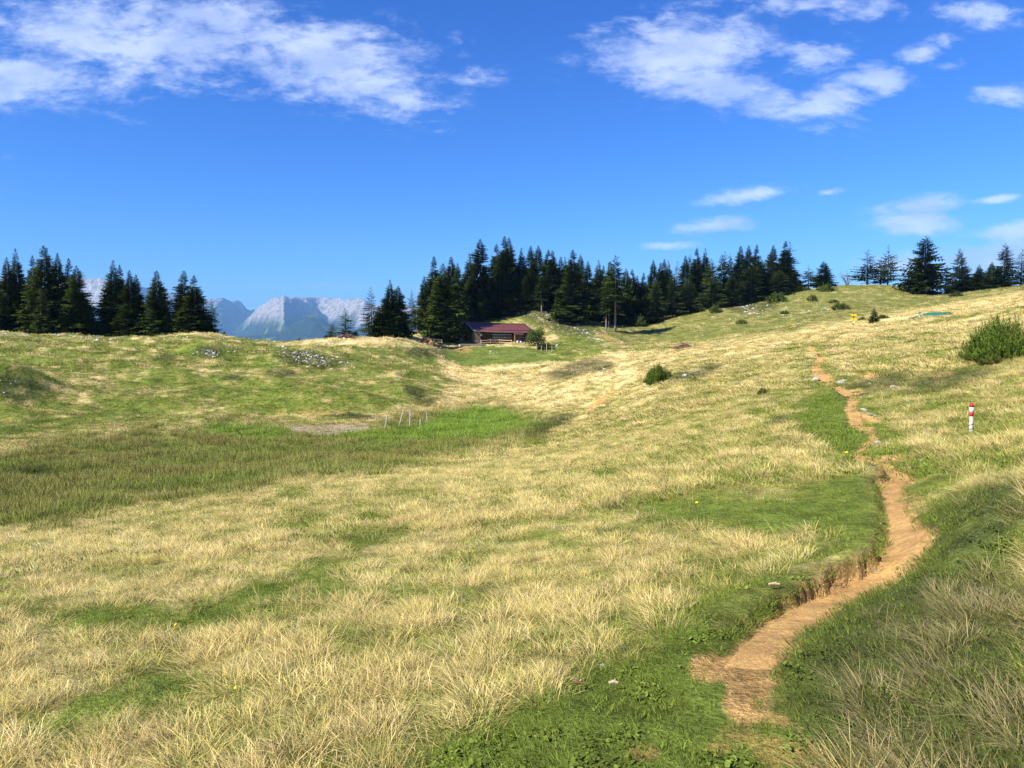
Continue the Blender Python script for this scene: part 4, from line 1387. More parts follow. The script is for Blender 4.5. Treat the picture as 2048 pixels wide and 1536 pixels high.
# ------------------------------------------------------------------ the red-roofed hut
g = ground(952, 689)
YAW = R(27)
hut = empty('alpine_hut', g, YAW)
tag(hut, 'dark timber alpine hut with long red roof below the spruces', 'hut')
L_, W_, HW_ = 12.4, 7.6, 2.85
PITCHR = math.atan2(1.75, W_ / 2 + .7)


def log_wall(x0, x1, z0, z1, y, name, depth=.16, along='x', mat=m_wood_dark):
    b = MB()
    n = int((z1 - z0) / .24)
    for i in range(n):
        zc = z0 + (i + .5) * (z1 - z0) / n
        hh_ = (z1 - z0) / n - .02
        if along == 'x':
            b.box((x1 - x0, depth, hh_), ((x0 + x1) / 2, y, zc))
        else:
            b.box((depth, x1 - x0, hh_), (y, (x0 + x1) / 2, zc))
    bb_ = (x1 - x0 - .03, depth * .6, z1 - z0 - .01)
    if along == 'x':
        b.box(bb_, ((x0 + x1) / 2, y, (z0 + z1) / 2))
    else:
        b.box((depth * .6, x1 - x0 - .03, z1 - z0 - .01), (y, (x0 + x1) / 2, (z0 + z1) / 2))
    return b.build(name, mat, hut)


MB().box((L_ + .2, W_ + .2, 1.6), (L_ / 2, W_ / 2, -.72)).build('foundation', m_stone, hut)
fw = log_wall(0, L_, .1, HW_, .0, 'log_wall')
log_wall(0, L_, .1, HW_, W_, 'log_wall')
log_wall(0.09, W_ - .09, .1, HW_, L_, 'log_wall', along='y')
log_wall(0.09, W_ - .09, .1, HW_, 0.0, 'log_wall', along='y')
sg = MB().box((.26, 3.3, 2.5), (-.20, 1.55, 1.2)).box((.9, .26, 2.5), (.36, -.20, 1.2)).build('stone_wall', m_stone, hut)
sw = MB().box((.06, .5, 1.1), (-.345, 1.6, 1.25)).build('window', m_glass, hut)
MB().box((.05, .07, 1.2), (-.37, 1.31, 1.25)).box((.05, .07, 1.2), (-.37, 1.89, 1.25)).box((.07, .72, .08), (-.37, 1.6, 1.89)).build('window_frame', m_wood_brown, sw)
dr_ = MB().box((.10, 1.15, 2.1), (-.16, 4.1, 1.1)).build('door', m_wood_brown, hut)
MB().box((.05, .05, .16), (-.24, 3.7, 1.1)).build('handle', m_metal, dr_)
# gable triangles
for xx, nm in ((0.0, 'gable_boards'), (L_, 'gable_boards')):
    MB().prism([(xx - .06, .0, HW_), (xx - .06, W_, HW_), (xx - .06, W_ / 2, HW_ + 1.42)], (.12, 0, 0)).build(nm, m_wood_dark, hut)


def sag(x):
    q = x / L_
    return -.34 * q - .13 * math.sin(math.pi * min(max(q, 0), 1))


def roof_side(sign, name):
    b = MB()
    xs = [-.75 + (L_ + 1.4) * i / 14 for i in range(15)]
    y0 = W_ / 2 + sign * .0
    y1 = -.85 if sign < 0 else W_ + .85
    zr, ze = HW_ + 1.62, HW_ + 1.62 - math.tan(PITCHR) * (abs(y1 - y0))
    top, bot = [], []
    for x in xs:
        top.append((b.bm.verts.new((x, y0, zr + sag(x))), b.bm.verts.new((x, y1, ze + sag(x) * .6))))
        bot.append((b.bm.verts.new((x, y0, zr + sag(x) - .13)), b.bm.verts.new((x, y1, ze + sag(x) * .6 - .10))))
    for i in range(14):
        b.bm.faces.new([top[i][0], top[i][1], top[i + 1][1], top[i + 1][0]])
        b.bm.faces.new([bot[i][0], bot[i + 1][0], bot[i + 1][1], bot[i][1]])
        b.bm.faces.new([top[i][1], bot[i][1], bot[i + 1][1], top[i + 1][1]])
    for e in (0, 14):
        b.bm.faces.new([top[e][0], top[e][1], bot[e][1], bot[e][0]])
    o = b.build(name, m_roof, hut)
    # standing seams of the sheet metal
    for i in range(1, 22):
        x = -.75 + (L_ + 1.4) * i / 22
        MB().tube([(x, y0, zr + sag(x) + .012), (x, y1, ze + sag(x) * .6 + .012)], .022, 4).build('seam', m_roof, o)
    for x in (-.77, L_ + .67):
        MB().tube([(x, y0, zr + sag(x) - .04), (x, y1, ze + sag(x) * .6 - .04)], .085, 4).build('verge_board', m_wood_old, o)
    if sign < 0:
        MB().tube([(x, y1 - .07, ze + sag(x) * .6 - .08) for x in xs], .07, 6).build('gutter', m_metal, o)
        MB().tube([(x, y0, zr + sag(x) + .03) for x in xs], .10, 6).build('ridge_cap', m_roof, o)
    return o


roof_side(-1, 'roof_slope')
roof_side(1, 'roof_slope')
# long low window under the eaves
wf = MB().box((4.1, .06, .62), (5.6, -.12, 1.62)).build('window', m_glass, hut)
fr = MB().box((4.3, .08, .10), (5.6, -.17, 1.97)).box((4.3, .08, .10), (5.6, -.17, 1.27))
for i in range(12):
    fr.box((.06, .07, .6), (3.6 + 4.0 * i / 11, -.17, 1.62))
fr.build('window_frame', m_wood_old, wf)
MB().box((3.9, .10, .5), (5.6, -.14, .9)).build('bench_board', m_wood_brown, hut)
MB().box((.36, .05, .32), (.95, -.36, 1.85)).build('white_plate', m_whitep, hut)
MB().tube([(4.0, -.85, 2.5), (4.0, -.6, 2.2), (4.0, -.25, 1.9), (4.0, -.22, .2)], .05, 6).build('downpipe', m_metal, hut)
MB().box((3.2, .12, .1), (9.9, -.14, 1.35)).box((3.2, .12, .1), (9.9, -.14, .7)).build('wall_rail', m_wood_old, hut)
sh_ = MB().box((1.5, 1.1, 2.05), (8.7, -.75, .95)).build('lean_to_shed', m_wood_brown, hut)
MB().prism([(7.7, -1.65, 1.96), (9.8, -1.65, 1.86), (9.8, -.1, 2.42), (7.7, -.1, 2.52)], (0, 0, .08)).build('shed_roof', m_roof, sh_)
MB().box((.55, .05, 1.6), (8.35, -1.34, .85)).build('shed_door', m_wood_dark, sh_)
cam_pt = hut.matrix_basis


def hutpt(x, y, z=0.0):
    c, s = math.cos(YAW), math.sin(YAW)
    return Vector((g.x + x * c - y * s, g.y + x * s + y * c, g.z + z))


def grounded(p, dz=0.0):
    return Vector((p.x, p.y, float(H_grid(p.x, p.y)) + dz))


# white stepped block and table beside the left gable
p = grounded(hutpt(-1.3, 5.2))
ov = empty('white_stepped_block', p, YAW)
MB().box((1.1, 1.3, 1.5), (0, 0, .55)).build('step', m_white, ov, bevel=.04)
MB().box((.8, .9, .6), (.1, 0, 1.6)).build('step', m_white, ov, bevel=.04)
MB().box((.42, .42, .7), (.2, .0, 2.2)).build('step', m_white, ov, bevel=.04)
tag(ov, 'white stepped block standing at the left end of the hut', 'masonry')
p = grounded(hutpt(-2.0, 3.2))
tb = empty('wooden_table', p, YAW)
MB().box((.8, 1.6, .07), (0, 0, .76)).build('table_top', m_wood_old, tb)
for sx in (-.32, .32):
    for sy in (-.7, .7):
        MB().box((.08, .08, .76), (sx, sy, .36)).build('leg', m_wood_old, tb)
tag(tb, 'small grey table in front of the white stepped block', 'table')
p = hutpt(-1.4, -1.1)
tr_ = empty('terrace', grounded(p), YAW)
MB().box((5.4, 1.9, .34), (0, .3, .05)).build('deck', m_wood_old, tr_)
MB().box((5.5, .09, .16), (0, -.74, .25)).build('edge_board', m_wood_pale, tr_)
tag(tr_, 'low plank terrace along the left front corner of the hut', 'terrace')
for i, (x, y, lab) in enumerate([(8.2, -1.9, 'white bucket at the foot of the lean-to shed'), (9.0, -1.75, 'smaller white bucket right of the shed door')]):
    p = grounded(hutpt(x, y))
    o = empty('bucket', p)
    b = MB().tube([(0, 0, -.02), (0, 0, .42 - .1 * i)], [.17, .22], 12).build('bucket_body', m_whitep, o, True)
    MB().tube([(.22 * math.cos(a), .02, .40 - .1 * i + .16 * math.sin(a)) for a in np.linspace(0, math.pi, 8)], .012, 4).build('handle', m_metal, o)
    tag(o, lab, 'bucket')

# rail fence before the hut
fpx = [(962, 690.5), (981, 689.5), (998, 689), (1023, 690.5)]
fp = [ground(*q) for q in fpx]
fo = empty('rail_fence', fp[0])
tag(fo, 'pale wooden two-rail fence before the hut front', 'fence')
for q in fp:
    MB().box((.14, .14, 1.35), tuple(q - fp[0] + Vector((0, 0, .42)))).build('post', m_wood_pale, fo)
for a, b_ in zip(fp[:-1], fp[1:]):
    for hz_ in (.5, .92):
        MB().tube([a - fp[0] + Vector((0, -.08, hz_)), (a + b_) / 2 - fp[0] + Vector((0, -.08, hz_ - .03)), b_ - fp[0] + Vector((0, -.08, hz_))], .065, 6).build('rail', m_wood_pale, fo)
# split-rail fence between woodpile and tree
fpx = [(846, 683), (868, 688), (884, 690)]
fp = [ground(*q) for q in fpx]
fo = empty('rail_fence', fp[0])
tag(fo, 'old rail fence from the woodpile to the big spruce', 'fence')
for q in fp:
    MB().box((.16, .16, 1.3), tuple(q - fp[0] + Vector((0, 0, .4)))).build('post', m_wood_old, fo)
for a, b_ in zip(fp[:-1], fp[1:]):
    for hz_ in (.38, .9):
        MB().tube([a - fp[0] + Vector((0, -.1, hz_)), b_ - fp[0] + Vector((0, -.1, hz_))], .09, 6).build('rail', m_wood_pale, fo)
# posts going down the lawn right of the hut
for i, (u, vt, vb) in enumerate([(1036, 683, 692), (1053, 687, 695), (1073, 688, 698), (1083, 692, 701), (1093, 688, 703), (1104, 692, 704)]):
    q = ground(u, vb)
    h = (vb - vt) / F * q.y
    o = empty('fence_post', q)
    MB().box((.09, .09, h + .3), (0, 0, h / 2 - .15), (0, rng.uniform(-.06, .06), .4)).build('shaft', m_wood_pale if i < 2 else m_wood_old, o)
    MB().box((.091, .091, .06), (0, 0, h + .02), (0, 0, .4), .6).build('tip', m_wood_old, o)
    tag(o, 'wooden post, %s from the left in the row right of the hut' % ORD[i], 'post', 'fence posts right of the hut')

# woodpile
q = ground(849, 689)
wp_ = empty('woodpile', q)
tag(wp_, 'heap of freshly split orange firewood left of the hut', 'woodpile')
rn = random.Random(3)
mlog = simple_mat('split_wood', (.60, .36, .16), (.48, .25, .10), 2.2, .85, .3, 30, .1)
mlog2 = simple_mat('split_wood_dark', (.22, .12, .075), (.36, .22, .13), 2.2, .85, .3, 30, .1)
for nm, mt, n in (('split_logs', mlog, 210), ('bark_logs', mlog2, 70)):
    b = MB()
    for i in range(n):
        x = rn.gauss(0, .85)
        x = max(-2.1, min(2.1, x))
        top = 1.25 * (1 - abs(x) / 2.3)
        z = rn.uniform(.0, 1) * top
        y = rn.uniform(-.8, .8) * (1.1 - z * .6)
        b.box((rn.uniform(.3, .45), rn.uniform(.11, .2), rn.uniform(.1, .18)), (x, y, z + .06), (rn.uniform(-.6, .6), rn.uniform(-.6, .6), rn.uniform(0, 3.14)))
    o = b.build(nm, mt, wp_)
    o['kind'] = 'stuff'
# heap of brushwood on the meadow, and a fallen brown one on the rim
for (u, v, wpx_, hpx_, lab) in ((1366, 697, 42, 13, 'heap of reddish brushwood on the meadow below the far forest'), (693, 676, 32, 7, 'low heap of brown brushwood on the rim by the small conifer')):
    q = ground(u, v)
    if q is None:
        q = at(u, 114)
    o = empty('brush_heap', q)
    rx, hz_ = wpx_ / 2 / F * q.y, hpx_ / F * q.y
    b = MB()
    for i in range(170):
        a, d_ = rn.uniform(0, 6.28), math.sqrt(rn.random())
        x, y = math.cos(a) * d_ * rx, math.sin(a) * d_ * rx * .6
        z = hz_ * (1 - d_ ** 2) * rn.uniform(.1, 1)
        dv = Vector((rn.gauss(0, 1), rn.gauss(0, .7), rn.gauss(0, .3))).normalized() * rn.uniform(.3, .7)
        b.tube([Vector((x, y, z)) - dv, Vector((x, y, z)) + Vector((0, 0, .05)), Vector((x, y, z)) + dv], [.03, .035, .012], 4)
    t_ = b.build('twigs', simple_mat('brushwood', (.17, .085, .06), (.26, .15, .11), 3.0, .95), o)
    t_['kind'] = 'stuff'
    tag(o, lab, 'brush heap')

# ------------------------------------------------------------------ posts in the marsh
for i, (u0, v0, u1, v1, th_) in enumerate([(752, 828, 752, 838, 3), (769, 862, 776, 822, 4.2), (797, 854, 808, 818, 4.2), (819, 858, 821, 818, 4.0), (840, 858, 841, 838, 4.2), (855, 848, 853, 823, 4.0)]):
    if i == 0:
        u0, v0, u1, v1 = 752, 840, 752, 827
    q = ground(u0, v0)
    D = q.y
    topx, topz = float(pix_dir(u1, v1)[0]) * D, float(pix_dir(u1, v1)[1]) * D
    o = empty('fence_post', q)
    tv = Vector((topx - q.x, 0.0, topz - q.z))
    MB().tube([tv * -.15, tv * .35 + Vector((.015, 0, 0)), tv * .7, tv], [th_ * k9 / 2 / F * D for k9 in (.62, .6, .55, .45)], 6).build('shaft', m_wood_old, o)
    MB().tube([tv * .62 + Vector((.0, -.06, 0)), tv * .66 + Vector((.02, -.05, 0))], .022, 5).build('staple', m_metal, o)
    tag(o, ['short thin grey post, leftmost in the marsh', 'grey leaning post, second from left in the marsh', 'most slanted grey post in the middle of the marsh', 'upright tall grey post in the middle of the marsh', 'shortest grey stump of the marsh posts', 'rightmost grey post in the marsh'][i], 'post', 'old posts in the marsh')

# ------------------------------------------------------------------ red and white trail marker
q = ground(1942, 874)
D = q.y
hgt_ = (874 - 806) / F * D
rad_ = 3.7 / F * D
mk = empty('marker_post', q)
mk.rotation_euler = (R(0), R(-1.2), 0)
tag(mk, 'grey wooden trail post painted red, white and red at the top', 'trail marker')
bands = [(-.25, .62, m_wood_old, 'shaft'), (.62, .74, m_red, 'red_band'), (.74, .885, m_whitep, 'white_band'), (.885, 1.0, m_red, 'red_band')]
for k_, (a, b_, mt, nm) in enumerate(bands):
    rr_ = rad_ * (1.0 - .0 * k_) + (.002 if k_ else 0)
    MB().tube([(0, 0, hgt_ * a), (0, 0, hgt_ * (a + b_) / 2), (0, 0, hgt_ * b_)], [rr_, rr_ * .99, rr_ * (.9 if k_ == 3 else 1)], 14).build(nm, mt, mk, True)
wire = []
for i in range(60):
    a = i / 60 * 6.28318 * 2.6
    wire.append((math.cos(a) * (rad_ + .003), math.sin(a) * (rad_ + .003), hgt_ * (.16 + .34 * i / 60)))
MB().tube(wire, .0035, 4).build('wire', simple_mat('rusty_wire', (.05, .035, .03), (.09, .06, .045), 30.0, .7), mk)

# ------------------------------------------------------------------ yellow signposts on the crest
Ds = 66.0
b0 = at(1706, Ds)
z_ = lambda v: float(pix_dir(1706, v)[1]) * Ds
sp_ = empty('signpost', b0)
tag(sp_, 'signpost with yellow hiking signs on the crest of the slope', 'signpost')
MB().tube([(0, 0, -.2), (0, 0, z_(626) - b0.z)], .035, 8).build('pole', m_wood_brown, sp_)
for (v, kind) in ((630, 0), (639.5, 1)):
    zz = z_(v) - b0.z
    hh_ = (3.6 if kind == 0 else 5.2) / F * Ds
    for sd in (-1, 1):
        ll = 5.6 / F * Ds
        pts_ = [(0, zz - hh_ / 2), (sd * ll * .78, zz - hh_ / 2), (sd * ll, zz), (sd * ll * .78, zz + hh_ / 2), (0, zz + hh_ / 2)]
        pts_ = [Vector((x_ + sd * .02, -.06 - .0, z2)) for x_, z2 in pts_]
        MB().prism(pts_, (0, .02, 0)).build('sign', m_yellow, sp_)
MB().box((.16, .02, .16), (.02, -.05, z_(644.5) - b0.z), (0, .78, 0)).build('plaque', m_whitep, sp_)

# ------------------------------------------------------------------ green-roofed hut half behind the crest
Dg = 96.0
gx_ = lambda u: float(pix_dir(u, 672)[0]) * Dg
gz_ = lambda v: float(pix_dir(1880, v)[1]) * Dg
gb0 = at(1885, Dg)
gh = empty('green_roofed_hut', gb0)
tag(gh, 'small hut with green metal roof half hidden behind the crest', 'hut')
xl, xr, xm = gx_(1846) - gb0.x, gx_(1913) - gb0.x, gx_(1893) - gb0.x
zl, zr2, zm = gz_(638) - gb0.z, gz_(631.5) - gb0.z, gz_(624) - gb0.z
dep = Vector((.5, 5.0, .1))
MB().prism([(xl + .2, 0, -1.2), (xr - .15, 0, -1.2), (xr - .15, 0, zr2 - .05), (xm, 0, zm - .28), (xl + .2, 0, zl - .05)], dep).build('wall', m_wood_brown, gh)
rs = MB().prism([(xl, -.4, zl), (xm, -.4, zm), (xm, -.4, zm - .2), (xl, -.4, zl - .2)], dep * 1.15).build('roof_slope', m_greenroof, gh)
MB().prism([(xm + .005, -.4, zm), (xr, -.4, zr2), (xr, -.4, zr2 - .2), (xm + .005, -.4, zm - .2)], dep * 1.15).build('roof_slope', m_greenroof, gh)
ch = MB().tube([(gx_(1847.5) - gb0.x, 1.2, gz_(645) - gb0.z), (gx_(1847.5) - gb0.x, 1.2, gz_(626) - gb0.z)], .10, 10).build('chimney_pipe', m_metal, rs)
MB().tube([(gx_(1847.5) - gb0.x, 1.2, gz_(626) - gb0.z), (gx_(1847.5) - gb0.x, 1.2, gz_(624) - gb0.z)], .15, 10).build('chimney_cap', m_bark, gh)

# ------------------------------------------------------------------ yellow flowers in the meadow
def make_flower(seed):
    rn = random.Random(seed)
    b = MB()
    for ring, (n, r_, z_) in enumerate(((13, 1.0, 0.0), (9, .7, .18))):
        for i in range(n):
            a = 6.28318 * i / n + rn.uniform(-.1, .1)
            c, s = math.cos(a), math.sin(a)
            w_ = .20
            b.poly([(c * .1 - s * w_ * .4, s * .1 + c * w_ * .4, z_), (c * .1 + s * w_ * .4, s * .1 - c * w_ * .4, z_), (c * r_ + s * w_, s * r_ - c * w_, z_ + .1), (c * r_ - s * w_, s * r_ + c * w_, z_ + .1)])
    me = bpy.data.meshes.new('flower_head')
    b.bm.to_mesh(me)
    b.bm.free()
    me.materials.append(m_petal)
    return me


FM = [make_flower(i) for i in range(3)]
stem_b = MB().tube([(0, 0, -.3), (.02, 0, .5), (0, .01, 1.0)], [.02, .016, .013], 4)
stem_me = bpy.data.meshes.new('stem')
stem_b.bm.to_mesh(stem_me)
stem_b.bm.free()
stem_me.materials.append(m_stem)
for (u, v, s) in [(1063, 1312, 8), (881, 1450, 8), (404, 1445, 8), (755, 1460, 6), (968, 1455, 6), (352, 1295, 5), (177, 1278, 5), (340, 1392, 5), (472, 1450, 5), (521, 1215, 4), (566, 1412, 5), (681, 1177, 5), (1193, 1022, 5), (1313, 1160, 5), (1393, 1037, 5), (1336, 1172, 4), (974, 1347, 4), (1299, 1287, 4), (444, 1376, 4), (1692, 929, 5), (1861, 1031, 5), (1936, 798, 4), (333, 1270, 4), (482, 1446, 4)]:
    q = ground(u, v)
    up_ = .16 + .05 * rng.random()
    o = empty('yellow_flower', q, rng.uniform(0, 6))
    s_ = s / 2 / F * q.y * 1.15
    st = obj('stem', stem_me, None, o)
    st.scale = (.12, .12, up_)
    hd = obj('flower_head', FM[int(u) % 3], None, o)
    hd.location = (0, 0, up_)
    hd.scale = (s_, s_, s_)
    hd.rotation_euler = (.5, rng.uniform(-.3, .3), 0)
    tag(o, 'tiny yellow dandelion-like flower scattered in the meadow grass', 'flower', 'yellow flowers in the meadow')
# little sticks on the turf
for (u, v, s, lab) in ((1156, 1384, 20, 'short brown stick lying on the green turf'), (1227, 1383, 19, 'pale stick lying on the green turf'), (1548, 1181, 22, 'dry pale stalk lying on the bank above the path')):
    q = ground(u, v)
    L2_ = s / F * q.y / 2
    o = empty('stick', q + Vector((0, 0, .045)), rng.uniform(-.2, .2))
    MB().tube([(-L2_, 0, 0), (0, .004, .004), (L2_, 0, 0)], [.008, .009, .007], 6).build('shaft', m_wood_brown if 'brown' in lab else m_wood_pale, o)
    MB().tube([(L2_ * .2, 0, 0), (L2_ * .5, .02, .012)], [.005, .002], 5).build('twig', m_wood_pale, o)
    tag(o, lab, 'stick')

# ------------------------------------------------------------------ grass
m_grass, t = material('grass_blades')
gi = t.n('ShaderNodeAttribute', attribute_type='INSTANCER', attribute_name='tipcol').outputs['Color']
gr = t.n('ShaderNodeAttribute', attribute_type='INSTANCER', attribute_name='rootcol').outputs['Color']
ht = t.n('ShaderNodeAttribute', attribute_name='along').outputs['Fac']
bl = t.n('ShaderNodeAttribute', attribute_name='blade').outputs['Fac']
col = t.mix(t.ramp(ht, .05, .62), gr, gi)
kb = t.ramp(bl, 0, 1, .62, 1.38)
col = t.mix(1.0, col, t.n('ShaderNodeCombineColor', {0: kb, 1: kb, 2: kb}).outputs[0], 'MULTIPLY')
gnm = t.n('ShaderNodeNewGeometry').outputs['Normal']
nn1 = t.n('ShaderNodeVectorMath', {0: gnm, 1: (0.0, 0.0, 0.8)}, operation='ADD').outputs[0]
nup = t.n('ShaderNodeVectorMath', {0: nn1}, operation='NORMALIZE').outputs[0]
dif = t.n('ShaderNodeBsdfDiffuse', {'Color': col, 'Normal': nup})
tra = t.n('ShaderNodeBsdfTranslucent', {'Color': col})
ms = t.n('ShaderNodeMixShader', {0: .22, 1: dif.outputs[0], 2: tra.outputs[0]})
ou = t.n('ShaderNodeOutputMaterial')
t.t.links.new(ms.outputs[0], ou.inputs[0])


def make_tuft(seed, n, base, l0, l1, wid, splay, lean=(0, 0), segs=3, stiff=1.0):
    """blades fanning out of one root; each blade is a tapering bent strip"""
    rg = np.random.default_rng(seed)
    V_, F4, F3, T_, B_ = [], [], [], [], []
    for i in range(n):
        a = rg.uniform(0, 6.28318)
        rb_ = base * math.sqrt(rg.random())
        root = np.array([math.cos(a) * rb_, math.sin(a) * rb_, -.02])
        L = l0 + (l1 - l0) * rg.random()
        a2 = a + rg.normal(0, .7)
        sp = splay * (0.25 + .9 * rg.random())
        d = np.array([math.cos(a2) * sp + lean[0] * rg.uniform(.5, 1.4), math.sin(a2) * sp + lean[1] * rg.uniform(.5, 1.4), 1.0])
        d /= np.linalg.norm(d)
        out_ = np.array([d[0], d[1], 0.0])
        curl = rg.uniform(.1, .75) * stiff
        fa = rg.uniform(0, 6.28)
        sd = np.array([math.cos(fa), math.sin(fa), 0]) * wid * rg.uniform(.7, 1.3)
        n0 = len(V_)
        br = rg.random()
        for s in range(segs):
            q = s / segs
            p = root + d * L * q + (out_ * 1.0 + np.array([0, 0, -.55])) * L * curl * q * q
            w_ = sd * (1 - .75 * q)
            V_ += [p - w_, p + w_]
            T_ += [q, q]
            B_ += [br, br]
        p = root + d * L + (out_ + np.array([0, 0, -.55])) * L * curl
        V_.append(p)
        T_.append(1.0)
        B_.append(br)
        for s in range(segs - 1):
            k = n0 + 2 * s
            F4.append((k, k + 1, k + 3, k + 2))
        k = n0 + 2 * (segs - 1)
        F3.append((k, k + 1, k + 2))
    me = np_mesh('tuft', np.array(V_), [np.array(F4), np.array(F3)] if F4 else np.array(F3), True)
    vfloat(me, 'along', T_)
    vfloat(me, 'blade', B_)
    me.materials.append(m_grass)
    return me


def make_herb(seed, n):
    """low rosette of small rounded leaves"""
    rg = np.random.default_rng(seed)
    V_, F_, T_, B_ = [], [], [], []
    for i in range(n):
        a = rg.uniform(0, 6.28)
        r_ = .10 * math.sqrt(rg.random())
        c = np.array([math.cos(a) * r_, math.sin(a) * r_, rg.uniform(.01, .05)])
        s = rg.uniform(.008, .018)
        e = np.array(Euler((rg.uniform(-.6, .6), rg.uniform(-.6, .6), rg.uniform(0, 6.28))).to_matrix())
        ring = np.array([[1.3, 0, 0], [.5, .8, .1], [-.8, .6, .1], [-1.0, 0, 0], [-.8, -.6, .1], [.5, -.8, .1]]) * s
        n0 = len(V_)
        V_ += list(ring @ e.T + c)
        T_ += [.8] * 6
        B_ += [rg.random()] * 6
        F_ += [(n0, n0 + 1, n0 + 2, n0 + 3), (n0, n0 + 3, n0 + 4, n0 + 5)]
    me = np_mesh('herb', np.array(V_), np.array(F_), False)
    vfloat(me, 'along', T_)
    vfloat(me, 'blade', B_)
    me.materials.append(m_grass)
    return me


def scatter(name, label, meshes, pts_, idx_, rot_, scl_, tip_, root_):
    col_ = bpy.data.collections.new(name + '_tufts')
    for i, m_ in enumerate(meshes):
        col_.objects.link(bpy.data.objects.new('%s_tuft_%02d' % (name, i), m_))
    me = bpy.data.meshes.new(name)
    me.vertices.add(len(pts_))
    me.vertices.foreach_set('co', np.asarray(pts_, np.float32).ravel())
    me.attributes.new('idx', 'INT', 'POINT').data.foreach_set('value', np.asarray(idx_, np.int32))
    me.attributes.new('rot', 'FLOAT_VECTOR', 'POINT').data.foreach_set('vector', np.asarray(rot_, np.float32).ravel())
    me.attributes.new('scl', 'FLOAT_VECTOR', 'POINT').data.foreach_set('vector', np.asarray(scl_, np.float32).ravel())
    vcol(me, 'tipcol', tip_)
    vcol(me, 'rootcol', root_)
    o = obj(name, me)
    ng = bpy.data.node_groups.new(name + '_scatter', 'GeometryNodeTree')
    ng.interface.new_socket('Geometry', in_out='INPUT', socket_type='NodeSocketGeometry')
    ng.interface.new_socket('Geometry', in_out='OUTPUT', socket_type='NodeSocketGeometry')
    gi_, go_ = ng.nodes.new('NodeGroupInput'), ng.nodes.new('NodeGroupOutput')
    ins = ng.nodes.new('GeometryNodeInstanceOnPoints')
    ci = ng.nodes.new('GeometryNodeCollectionInfo')
    ci.inputs['Collection'].default_value = col_
    ci.inputs['Separate Children'].default_value = True
    ci.inputs['Reset Children'].default_value = True

    def na(nm, ty):
        n_ = ng.nodes.new('GeometryNodeInputNamedAttribute')
        n_.data_type = ty
        n_.inputs['Name'].default_value = nm
        return n_.outputs[0]
    lk = ng.links.new
    lk(gi_.outputs[0], ins.inputs['Points'])
    lk(ci.outputs[0], ins.inputs['Instance'])
    ins.inputs['Pick Instance'].default_value = True
    lk(na('idx', 'INT'), ins.inputs['Instance Index'])
    lk(na('rot', 'FLOAT_VECTOR'), ins.inputs['Rotation'])
    lk(na('scl', 'FLOAT_VECTOR'), ins.inputs['Scale'])
    lk(ins.outputs[0], go_.inputs[0])
    md = o.modifiers.new('scatter', 'NODES')
    md.node_group = ng
    tag(o, label, None, None, 'stuff')
    return o


WIND = (-.28, .10)
TUSS = [make_tuft(i, 105, .12, .06, .195, .0018, 1.1, WIND, 3, 1.2) for i in range(4)]
TURFT = [make_tuft(20 + i, 46, .11, .02, .06, .0022, .9, (0, 0), 2) for i in range(3)]
MIDT = [make_tuft(40 + i, 50, .26, .10, .26, .0075, .9, WIND, 2, 1.2) for i in range(3)]
FART = [make_tuft(60 + i, 36, .62, .12, .30, .020, .9, WIND, 2) for i in range(3)]
REED = [make_tuft(80 + i, 50, .34, .15, .45, .0085, .5, (-.08, .03), 2, .8) for i in range(3)]
MIDTURF = [make_tuft(90 + i, 60, .30, .03, .09, .008, .9, (0, 0), 2) for i in range(2)]
HEATHT = [make_tuft(130 + i, 60, .30, .05, .20, .014, 1.2, (0, 0), 2, .6) for i in range(2)]
HERB = [make_herb(i, 26) for i in range(2)]
STALK = [make_tuft(110 + i, 4, .05, .16, .34, .0011, .6, WIND, 3) for i in range(2)]


def ring_points(n, r0, r1, half=52.0, pw=1.0):
    """random ground points between two distances in front of the camera (denser nearby for pw > 1)"""
    q = rng.random(n)
    r = (r0 ** (2 - pw) + q * (r1 ** (2 - pw) - r0 ** (2 - pw))) ** (1 / (2 - pw)) if pw != 2 else r0 * (r1 / r0) ** q
    a = rng.uniform(R(-half), R(half), n)
    x, y = r * np.sin(a), r * np.cos(a)
    z = H_grid(x, y)
    s, hw, dp, rw = path_near(x, y)
    d = np.abs(s) + path_edge_noise(x, y)
    W = growth(x, y, z)
    off = sstep(.0, .12, d - hw)
    W['verge'] = 1 - sstep(.1, .55 + .01 * r, d - hw)         # trampled strip along the path
    W['dry'] = W['dry'] * (1 - .6 * W['verge'])                     # 0 on the path
    W['free'] = off * (1 - .97 * bare_amount(W['u'], W['v'], x, y))
    return x, y, z, W


def colours(W, x, y, kind):
    n = x.size
    d = np.clip(W['dry'] + rng.normal(0, .12, n), 0, 1)
    g_ = ground_colour(dict(W, dry=d), x, y)
    br = (1 + rng.normal(0, .17, n)).clip(.5, 1.45)[:, None]
    tip = g_ * br
    if kind == 'tussock':
        k = sstep(.15, .7, d) * (1 - W['marsh']) * (1 - .6 * W['lush'])
        tip = lerp(tip, np.where(rng.random(n)[:, None] < .5, STRAW, STRAW2)[:] * br * 1.1, k * .85 * (1 - .3 * W['heath']))
        tip = lerp(tip, np.array([.26, .215, .115])[None] * br, W['heath'] * .75 * (1 - W['far']))  # brown heath tussocks, darkened to paint the shade on the lower-right bank
    root = lerp(TURF[None] * 1.05 * br, tip * np.array([.80, .90, .70]), np.clip(d * .55 + .08, 0, 1))
    if kind == 'tussock':
        root = root * np.array([.62, .60, .55])          # brown thatch at the foot of a tussock
    return np.clip(tip, .005, .9), np.clip(root, .004, .9)


